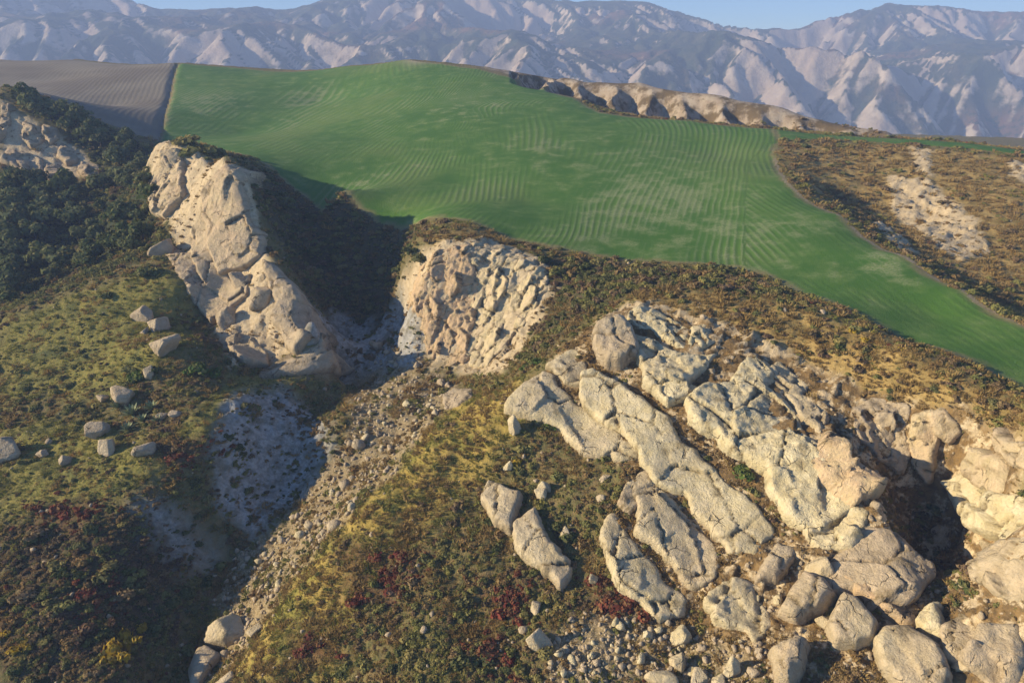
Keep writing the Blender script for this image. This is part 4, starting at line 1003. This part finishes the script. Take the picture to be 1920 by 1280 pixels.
# unnamed shrubs that only their patch tells apart
def sample_px(px, k):
    px = np.array(px, float); lo, hi = px.min(0), px.max(0); out = []
    while len(out) < k:
        q = rng.uniform(lo, hi, (4 * k, 2)); out += [tuple(p) for p in q[in_poly(q[:, 0], q[:, 1], px)]]
    return out[:k]
def nearest(anchors, u, v): return min(anchors, key=lambda a: (a[0] - u) ** 2 + (a[1] - v) ** 2)[2]
SHR = [(30, ('olive', 'dark', 'brown', 'dark'), (10, 20), 'thicket shrub', 'thicket behind the right ridge', [(1020, 490), (1200, 505), (1380, 512), (1440, 550), (1300, 540), (1180, 552), (1090, 600), (1010, 660), (1030, 580)],
        [(1020, 640, 'in the gap beside the cliff'), (1060, 540, 'right of the cliff top'), (1150, 520, 'below the near field edge'), (1260, 525, 'behind the ridge brow'), (1400, 530, 'at the bare field corner')]),
       (28, ('dark', 'olive', 'dark', 'brown'), (9, 18), 'shrub in the shade', 'shrubs of the shaded bowl', [(460, 330), (640, 385), (770, 425), (745, 540), (660, 580), (560, 500)],
        [(500, 360, 'just behind the rock fin crest'), (640, 400, 'along the shadowed field edge'), (740, 450, 'left of the middle cliff'), (620, 500, 'in the middle of the dark bowl'), (690, 560, 'above the dark gully floor')]),
       (44, ('brown', 'olive', 'brown', 'dark', 'purple'), (9, 17), 'shrub on the brow', 'shrubs on the right brow', [(1330, 575), (1480, 585), (1700, 665), (1900, 770), (1900, 810), (1750, 745), (1560, 690), (1400, 620)],
        [(1380, 590, 'above the bright yellow face'), (1480, 620, 'left of the yellow bushes'), (1580, 660, 'around the yellow bushes'), (1680, 700, 'above the shaded trough'), (1780, 745, 'above the perched boulder'), (1880, 785, 'by the right border')]),
       (44, ('olive', 'dark', 'brown', 'olive'), (12, 24), 'shrub in the hollow', 'shrubs of the middle hollow', [(900, 870), (1160, 880), (1130, 1000), (1180, 1110), (980, 1270), (620, 1270), (760, 1040)],
        [(930, 880, 'above the split slab'), (1080, 900, 'below the lowest rock bed'), (1090, 1020, 'right of the split slab'), (860, 1000, 'left of the split slab'), (960, 1080, 'under the split slab'), (1060, 1150, 'beside the red shrubs'), (800, 1120, 'on the right flank of the spur'), (700, 1230, 'low on the spur by the bottom border'), (900, 1240, 'at the bottom middle border')]),
       (34, ('purple', 'brown', 'dark', 'olive'), (14, 26), 'shrub', 'shrubs of the lower left corner', [(0, 1000), (220, 960), (300, 1120), (240, 1270), (0, 1270)],
        [(40, 1040, 'by the left border above the yellow shrubs'), (180, 1000, 'above the lower left ravine edge'), (270, 1120, 'on the dark ravine edge'), (120, 1130, 'in the middle of the lower left scrub'), (60, 1240, 'in the bottom left corner'), (190, 1240, 'around the tall yellow shrub')]),
       (24, ('olive', 'dark', 'olive'), (9, 18), 'shrub on the left slope', 'shrubs of the left slope', [(20, 690), (200, 640), (330, 700), (300, 850), (120, 860), (20, 830)],
        [(60, 720, 'near the left border'), (200, 670, 'left of the upright boulder'), (310, 720, 'below the rock fin'), (150, 820, 'around the broad tan boulder'), (270, 820, 'near the agaves')]),
       (24, ('brown', 'brown', 'purple'), (6, 12), 'shrub in the brown hollow', 'shrubs of the brown hollow', [(1500, 290), (1680, 290), (1900, 320), (1900, 560), (1780, 500), (1560, 365)],
        [(1540, 320, 'under the field corner'), (1620, 380, 'beside the track'), (1680, 310, 'left of the white patch'), (1850, 350, 'right of the white patch'), (1850, 520, 'at its lower end')]),
       (14, ('brown', 'purple', 'dark'), (12, 22), 'shrub in the trough', 'shrubs of the shaded trough', [(1660, 860), (1700, 880), (1790, 1000), (1830, 1090), (1800, 1130), (1740, 1000)],
        [(1680, 880, 'behind the orange crag'), (1750, 980, 'behind the square block'), (1810, 1090, 'at its lower end')]),
       (14, ('olive', 'dark', 'olive'), (14, 24), 'shrub on the ravine floor', 'shrubs of the ravine floor', [(300, 1100), (420, 1060), (430, 1150), (330, 1250), (280, 1200)],
        [(400, 1090, 'beside the scree'), (300, 1220, 'right of the yellow shrubs'), (370, 1160, 'above the big foot boulder')])]
ADJ = dict(olive='olive green', dark='dark green', brown='brown', purple='purplish brown')
for k, kinds, (r0, r1), lab, grp, px, anchors in SHR:
    for u, v in sample_px(px, k):
        x, y, q = sm(u, v)
        if q * F_PX > 330 or bool(on_rock(np.array([x]), np.array([y]), np.array([ground(x, y)]))[0]): continue
        if bool(in_poly(np.array(x), np.array(y), FIELD)): continue
        kn = kinds[int(rng.integers(0, len(kinds)))]; f = rng.uniform(0, 1)
        shrub(kn, x, y, (r0 + f * (r1 - r0)) * q, ('small ' if f < .4 else 'tall ' if f > .78 else '') + ADJ[kn] + ' ' + lab + ' ' + nearest(anchors, u, v), grp, hz=.85)
print('shrubs', round(time.time() - T0, 1))

# ---- trees: trunk with limbs, crown of leaf clumps
def bark_material():
    m = NT('bark'); return m.done(m.mix(m.noise(6, 4), (.06, .045, .03), (.11, .085, .06)), m.bump(m.noise(12, 4), .05))
BARK = bark_material()
def tube(V, Fc, p, q, r0, r1, n=6):
    p, q = np.array(p, float), np.array(q, float); d = q - p; d /= np.linalg.norm(d)
    a = np.cross(d, (.3, .9, .2)); a /= np.linalg.norm(a); b = np.cross(d, a); k = len(V)
    for c, r in ((p, r0), (q, r1)):
        for i in range(n): V.append(c + r * (math.cos(2 * PI * i / n) * a + math.sin(2 * PI * i / n) * b))
    for i in range(n): Fc.append((k + i, k + (i + 1) % n, k + n + (i + 1) % n, k + n + i))
TREES = []
for i in range(5):
    rg = np.random.default_rng(500 + i); V, Fc = [], []
    tube(V, Fc, (0, 0, -.3), (.04, .02, .75), .07, .045)
    for j in range(5):
        a = j * 2.4 + rg.uniform(-.3, .3); tube(V, Fc, (.03, .02, .45 + .07 * j), (.45 * math.cos(a), .45 * math.sin(a), .85 + .1 * rg.uniform(-1, 1)), .035, .012, 5)
    tm = mesh_from('trunk', np.array(V), np.array(Fc)); tm.materials.append(BARK)
    TREES.append((tm, [shrub_mesh('crown', LM[mk], 600 + i * 3, nleaf=620, lobes=11, leaf=.115, squash=.95, open_=.3) for mk in ('tree', 'greygreen')]))
def tree(u, v, rpx, label, group, grey=0):
    x, y, q = sm(u, v); r = rpx * q
    tm, cr = TREES[int(rng.integers(0, 5))]
    e = bpy.data.objects.new('broadleaf_tree', None); COL.objects.link(e); e.location = (x, y, float(ground(x, y))); tag(e, label, 'tree', group)
    e.rotation_euler = (0, 0, rng.uniform(0, 2 * PI))
    for nm, me, zz in (('trunk', tm, 0), ('crown', cr[grey], .45)):
        o = bpy.data.objects.new(nm, me); COL.objects.link(o); o.parent = e; o.scale = (r, r, r * rng.uniform(.85, 1.1)); o.location = (0, 0, zz * r)
WOODS = [('tree of the left wood', 'trees of the left wood', [(0, 345), (190, 345), (290, 380), (300, 450), (170, 510), (60, 560), (0, 580)], 74, (16, 30), 0,
          [(20, 370, 'under the knoll crags'), (110, 370, 'below the middle of the knoll'), (230, 390, 'left of the tower'), (280, 440, 'at the foot of the rock fin'), (180, 460, 'in the middle of the wood'), (60, 430, 'above the orchard'), (30, 540, 'at the lower left edge'), (130, 510, 'along the grassy slope')]),
         ('tree on the left knoll', 'trees on the knoll', [(30, 185), (100, 210), (180, 245), (250, 275), (250, 310), (190, 290), (110, 240)], 22, (14, 24), 0, [(50, 195, 'at its top'), (130, 225, 'halfway along its crest'), (200, 265, 'at its right shoulder'), (240, 300, 'at its lower right end')]),
         ('orchard tree', 'orchard trees', [(0, 430), (90, 425), (110, 470), (70, 500), (0, 515)], 16, (9, 13), 1, [(15, 445, 'in the top left row by the border'), (80, 445, 'at the right end of the orchard'), (15, 500, 'in the lowest orchard row'), (60, 475, 'in the middle of the orchard')]),
         ('tree in the gap', 'trees beside the rock fin', [(200, 300), (280, 290), (285, 340), (290, 375), (220, 370)], 14, (14, 24), 0, [(220, 310, 'behind the knoll end'), (270, 310, 'against the tower'), (250, 360, 'below the gap')])]
for lab, grp, px, k, (r0, r1), grey, anchors in WOODS:
    for u, v in sample_px(px, k):
        f = rng.uniform(0, 1); tree(u, v, r0 + f * (r1 - r0), ('small ' if f < .35 else 'large ' if f > .75 else 'mid-sized ') + ('grey green ' if grey else 'dark green ') + lab + ' ' + nearest(anchors, u, v), grp, grey)
print('trees', round(time.time() - T0, 1))

# ---- agaves among the boulders of the left slope
def agave_mesh():
    rg = np.random.default_rng(3); V, Fc = [], []
    for i in range(26):
        a = i * 2.39996; el = .25 + 1.1 * (i / 26.) ** .8; L = rg.uniform(.85, 1.05)
        d = np.array([math.cos(a), math.sin(a), 0]); sdv = np.array([-math.sin(a), math.cos(a), 0])
        for k, (t, w) in enumerate(((0, .09), (.35, .11), (.7, .075), (1.0, .006))):
            c = d * (L * t * math.cos(el) + .04) + np.array([0, 0, L * t * math.sin(el) - .1 * t * t + .02])
            V += [c - sdv * w + np.array([0, 0, .03 * (1 - t)]), c, c + sdv * w + np.array([0, 0, .03 * (1 - t)])]
            if k: b = len(V) - 6; Fc += [(b, b + 1, b + 4, b + 3), (b + 1, b + 2, b + 5, b + 4)]
    me = mesh_from('agave', np.array(V), np.array(Fc)); m = NT('agave_leaf')
    me.materials.append(m.done(m.mix(m.noise(3, 3), (.17, .21, .11), (.25, .27, .13)), rough=.6)); return me
AG = agave_mesh()
for u, v, r, lab in [(222, 765, 15, 'agave rosette in front of the split left boulder'), (248, 778, 17, 'largest agave among the left slope boulders'), (285, 768, 14, 'agave standing right of the other agaves'), (268, 790, 12, 'small agave below the largest agave'), (240, 806, 12, 'lowest agave of the left slope'), (296, 790, 11, 'pale agave at the end of the agave patch')]:
    x, y, q = sm(u, v); o = link('agave', AG); o.location = (x, y, float(ground(x, y))); o.scale = (r * q * 1.3,) * 3; o.rotation_euler = (0, 0, u); tag(o, lab, 'agave', 'agaves on the left slope')

# ------------------------------------------------------------------ loose boulders and stones
def boulder_mesh(seed, sub=4, cuts=11, soft=90.0, rough_=.05):
    import bmesh
    rg = np.random.default_rng(seed); bm = bmesh.new(); bmesh.ops.create_icosphere(bm, subdivisions=sub, radius=1.0)
    D = np.array([v.co[:] for v in bm.verts]); Fc = np.array([[v.index for v in f.verts] for f in bm.faces]); bm.free()
    D /= np.linalg.norm(D, axis=1)[:, None]
    kk = np.arange(cuts) + .5; ph = kk * 2.39996; zz = 1 - 2 * kk / cuts; Nn = np.stack([np.sqrt(1 - zz ** 2) * np.cos(ph), np.sqrt(1 - zz ** 2) * np.sin(ph), zz], -1) + .35 * rg.normal(size=(cuts, 3))
    Nn /= np.linalg.norm(Nn, axis=1)[:, None]; dd = rg.uniform(.58, .95, cuts)
    q = (D @ Nn.T) / dd
    r = 1.0 / (np.log(np.exp(soft * np.maximum(q, 0)).sum(1)) / soft)
    r = np.clip(r, .3, 1.4)
    V = D * r[:, None]
    V = V * (1 + rough_ * (fbm(V[:, 0] * 3 + V[:, 2], V[:, 1] * 3 - V[:, 2] * 2, 4, seed) + .6 * ridged(V[:, 0] * 2 - V[:, 2] * 1.5, V[:, 1] * 2 + V[:, 2], 3, seed + 3)))[:, None]
    me = mesh_from('boulder', V, Fc); me.materials.append(ROCK); attr(me, 'soil', sstep(-.55, -.85, V[:, 2]) * .8)
    return me
BIG = [boulder_mesh(900 + i, 4) for i in range(10)]
SMALL = [boulder_mesh(950 + i, 2, 11, 50, .03) for i in range(6)]
def boulder(u, v, w, h_, lab, k=None, tone=.35, warm=.15, group=None, rot=None, name='boulder', cat='boulder', meshes=BIG, depth=1.0):
    x, y, q = sm(u, v + h_ * .35)
    o = bpy.data.objects.new(name, meshes[(int(rng.integers(0, len(meshes))) if k is None else k) % len(meshes)]); COL.objects.link(o)
    o.scale = (w * q, .5 * (w + h_) * q * depth, h_ * q * 1.1); o.location = (x, y, float(ground(x, y)) + h_ * q * .28)
    o.rotation_euler = (rng.normal(0, .25), rng.normal(0, .25), rng.uniform(0, 6.28) if rot is None else rot)
    o['tone'], o['warm'] = float(tone), float(warm); tag(o, lab, cat, group); return o
for a in [(275, 592, 22, 15, 'flat grey boulder, topmost of the left slope group'), (302, 607, 22, 17, 'grey boulder just below the flat one on the left slope'), (309, 650, 18, 30, 'tall upright boulder on the left slope'), (272, 622, 9, 6, 'small white stone left of the upright boulder'), (232, 745, 22, 19, 'split pale boulder above the agaves'), (195, 746, 13, 8, 'pale stone left of the split boulder'),
          (182, 806, 26, 17, 'broad rounded tan boulder on the left slope'), (202, 838, 17, 17, 'brown boulder below the broad tan one'), (275, 843, 18, 14, 'pale boulder on the bank above the shaded clay'), (123, 863, 10, 10, 'small boulder in the grass below the broad tan one'), (12, 845, 20, 22, 'dark boulder at the left border'), (80, 850, 10, 7, 'low grey stone right of the dark border boulder'), (305, 780, 14, 8, 'stone right of the agaves'), (330, 775, 12, 8, 'white stone above the shaded clay'), (280, 700, 16, 12, 'grey stone beside the leafy green shrub'),
          (428, 1188, 34, 36, 'big pale boulder at the foot of the scree'), (478, 1182, 15, 12, 'pale stone right of the big foot boulder'), (385, 1248, 34, 24, 'rough boulder at the bottom below the foot boulder'), (425, 1275, 18, 14, 'boulder cut by the bottom border under the scree'),
          (1005, 1136, 13, 15, 'white boulder below the split slab'), (1010, 1200, 15, 26, 'tall white boulder in the bottom middle scrub'), (1022, 912, 14, 14, 'pair of pale stones right of the split slab, upper one'), (1015, 925, 12, 14, 'pale stone leaning under the upper pale stone'), (1060, 1000, 11, 11, 'bright white stone right of the lower split slab'), (965, 800, 15, 20, 'grey pointed stone below the left end of the slabs'), (1112, 1085, 9, 13, 'narrow white stone above the red shrubs'), (1127, 935, 12, 7, 'flat white stone in the hollow'), (1133, 895, 14, 5, 'thin white slab in the green of the hollow'),
          (952, 875, 8, 12, 'small pale stone above the split slab'), (1276, 1192, 22, 16, 'tilted flat slab in the lower rubble'), (1272, 1243, 15, 20, 'pale round boulder at the lower rubble'), (1370, 1252, 12, 22, 'white upright stone in the dry grass'), (1245, 1275, 26, 16, 'large slab at the bottom border of the rubble'), (1310, 1268, 22, 14, 'tan slab at the bottom border right of the large one'), (1350, 1278, 14, 9, 'small tan stone at the bottom border'), (1215, 1190, 11, 8, 'white stone left of the tilted slab'), (1388, 1203, 7, 6, 'tiny white stone above the upright one')]:
    boulder(a[0], a[1], a[2] * .9, a[3] * .9, a[4], tone=.55 if a[0] > 400 else .25)
for a in [(1535, 1065, 24, 20, 'pinkish stone wedged above the sheared block'), (1545, 1165, 12, 12, 'small cream stone between the sheared and the rounded block'), (1805, 1245, 14, 12, 'small tan boulder right of the largest block')]:
    boulder(*a[:5], tone=.55, warm=.35)
for a in [(490, 555, 24, 22, 'round boulder caught on the rock fin'), (454, 532, 13, 26, 'dark boulder beside the round one on the rock fin'), (425, 598, 11, 22, 'upright dark flake at the foot of the rock fin'), (306, 470, 20, 20, 'grey boulder at the left foot of the rock fin'), (440, 640, 16, 16, 'boulder below the upright flake')]:
    boulder(*a[:5], tone=.15, warm=.3)
# stones of the scree and rubble
def stones(px, k, r, lab, grp, tone, anchors):
    for u, v in sample_px(px, k):
        w = rng.lognormal(math.log(r * .68), .55); fl = rng.uniform(.45, .95)
        boulder(u, v, w, w * fl, ('tiny ' if w < r * .55 else 'big ' if w > r else '') + ('flat ' if fl < .6 else '') + lab + ' ' + nearest(anchors, u, v), tone=tone + rng.uniform(-.2, .25), warm=.2, group=grp, name='stone', cat='stone', meshes=SMALL, depth=.9)
stones([(690, 700), (810, 700), (850, 730), (800, 800), (700, 910), (650, 920), (620, 900), (670, 800)], 90, 5.5, 'pale stone of the upper scree', 'stones of the upper scree', .5, [(720, 720, 'at the top left of the channel'), (800, 720, 'under the cliff foot'), (820, 770, 'beside the top of the spur'), (740, 800, 'in mid channel'), (680, 840, 'by the shaded ravine'), (690, 900, 'where the channel narrows')])
stones([(650, 900), (700, 910), (600, 1020), (520, 1110), (440, 1120), (540, 970)], 66, 6.0, 'pale stone of the lower scree', 'stones of the lower scree', .5, [(660, 930, 'where the channel narrows'), (600, 990, 'along the spur'), (560, 980, 'along the shaded ravine'), (520, 1080, 'below the bend'), (460, 1110, 'above the big foot boulder')])
stones([(690, 640), (790, 620), (810, 690), (720, 700)], 20, 6, 'grey shaded stone', 'stones at the cliff foot', .3, [(720, 670, 'on the gully floor'), (780, 640, 'against the cliff base'), (780, 690, 'at the shadow edge')])
stones([(1020, 1180), (1100, 1140), (1240, 1180), (1330, 1220), (1380, 1275), (1030, 1275)], 50, 6.2, 'white rubble stone', 'stones of the bottom rubble', .8, [(1050, 1190, 'beside the tall white boulder'), (1110, 1170, 'under the red shrubs'), (1200, 1200, 'left of the tilted slab'), (1060, 1260, 'at the bottom middle border'), (1160, 1260, 'at the bottom border below the red shrubs'), (1250, 1240, 'around the pale round boulder'), (1340, 1250, 'left of the upright white stone')])
stones([(1400, 1090), (1470, 1040), (1500, 1060), (1460, 1170), (1420, 1180)], 24, 5, 'cream stone in dry grass', 'stones between the blocks', .6, [(1420, 1110, 'right of the cracked hump'), (1480, 1060, 'by the leaning grey boulder'), (1450, 1160, 'left of the sheared block')])
# small rubble, too many to count
rx, ry, rz = candidates(52000, 46, 190, 9)
rw = np.maximum(np.maximum(zw('scree', rx, ry), .22 * np.maximum(zw('bare', rx, ry), zw('ledge', rx, ry))), .03)
keep = rng.uniform(size=len(rx)) < rw * .45
for o_ in SMALL: pass
rub = scatter('rubble', SMALL, np.c_[rx, ry, rz][keep], np.clip(rng.lognormal(-1.55, .5, keep.sum()), .08, .7), 'small pale rubble strewn over scree and rock ledges', tilt=.6)
rub['tone'], rub['warm'] = .6, .15
print('stones', keep.sum(), round(time.time() - T0, 1))
# ------------------------------------------------------------------ haze: one closed box of thin air round everything
def haze_box():
    x, y0, y1, z0, z1 = 4600, -80, 4600, -460, 640
    V = [(sx * x, yy, zz) for zz in (z0, z1) for yy in (y0, y1) for sx in (-1, 1)]
    Fc = [(2, 3, 1, 0), (5, 7, 6, 4), (1, 5, 4, 0), (6, 7, 3, 2), (4, 6, 2, 0), (3, 7, 5, 1)]
    me = mesh_from('haze', V, Fc, smooth=False)
    m = bpy.data.materials.new('thin_haze'); m.use_nodes = True
    nt = m.node_tree; nt.nodes.remove(nt.nodes['Principled BSDF'])
    v = nt.nodes.new('ShaderNodeVolumePrincipled')
    v.inputs['Color'].default_value = (.46, .62, 1.0, 1); v.inputs['Density'].default_value = 3.0e-4; v.inputs['Anisotropy'].default_value = 0.0
    nt.links.new(v.outputs[0], nt.nodes['Material Output'].inputs['Volume'])
    tag(link('haze', me, m), label='thin blue haze hanging over the whole valley', kind='stuff')
haze_box()
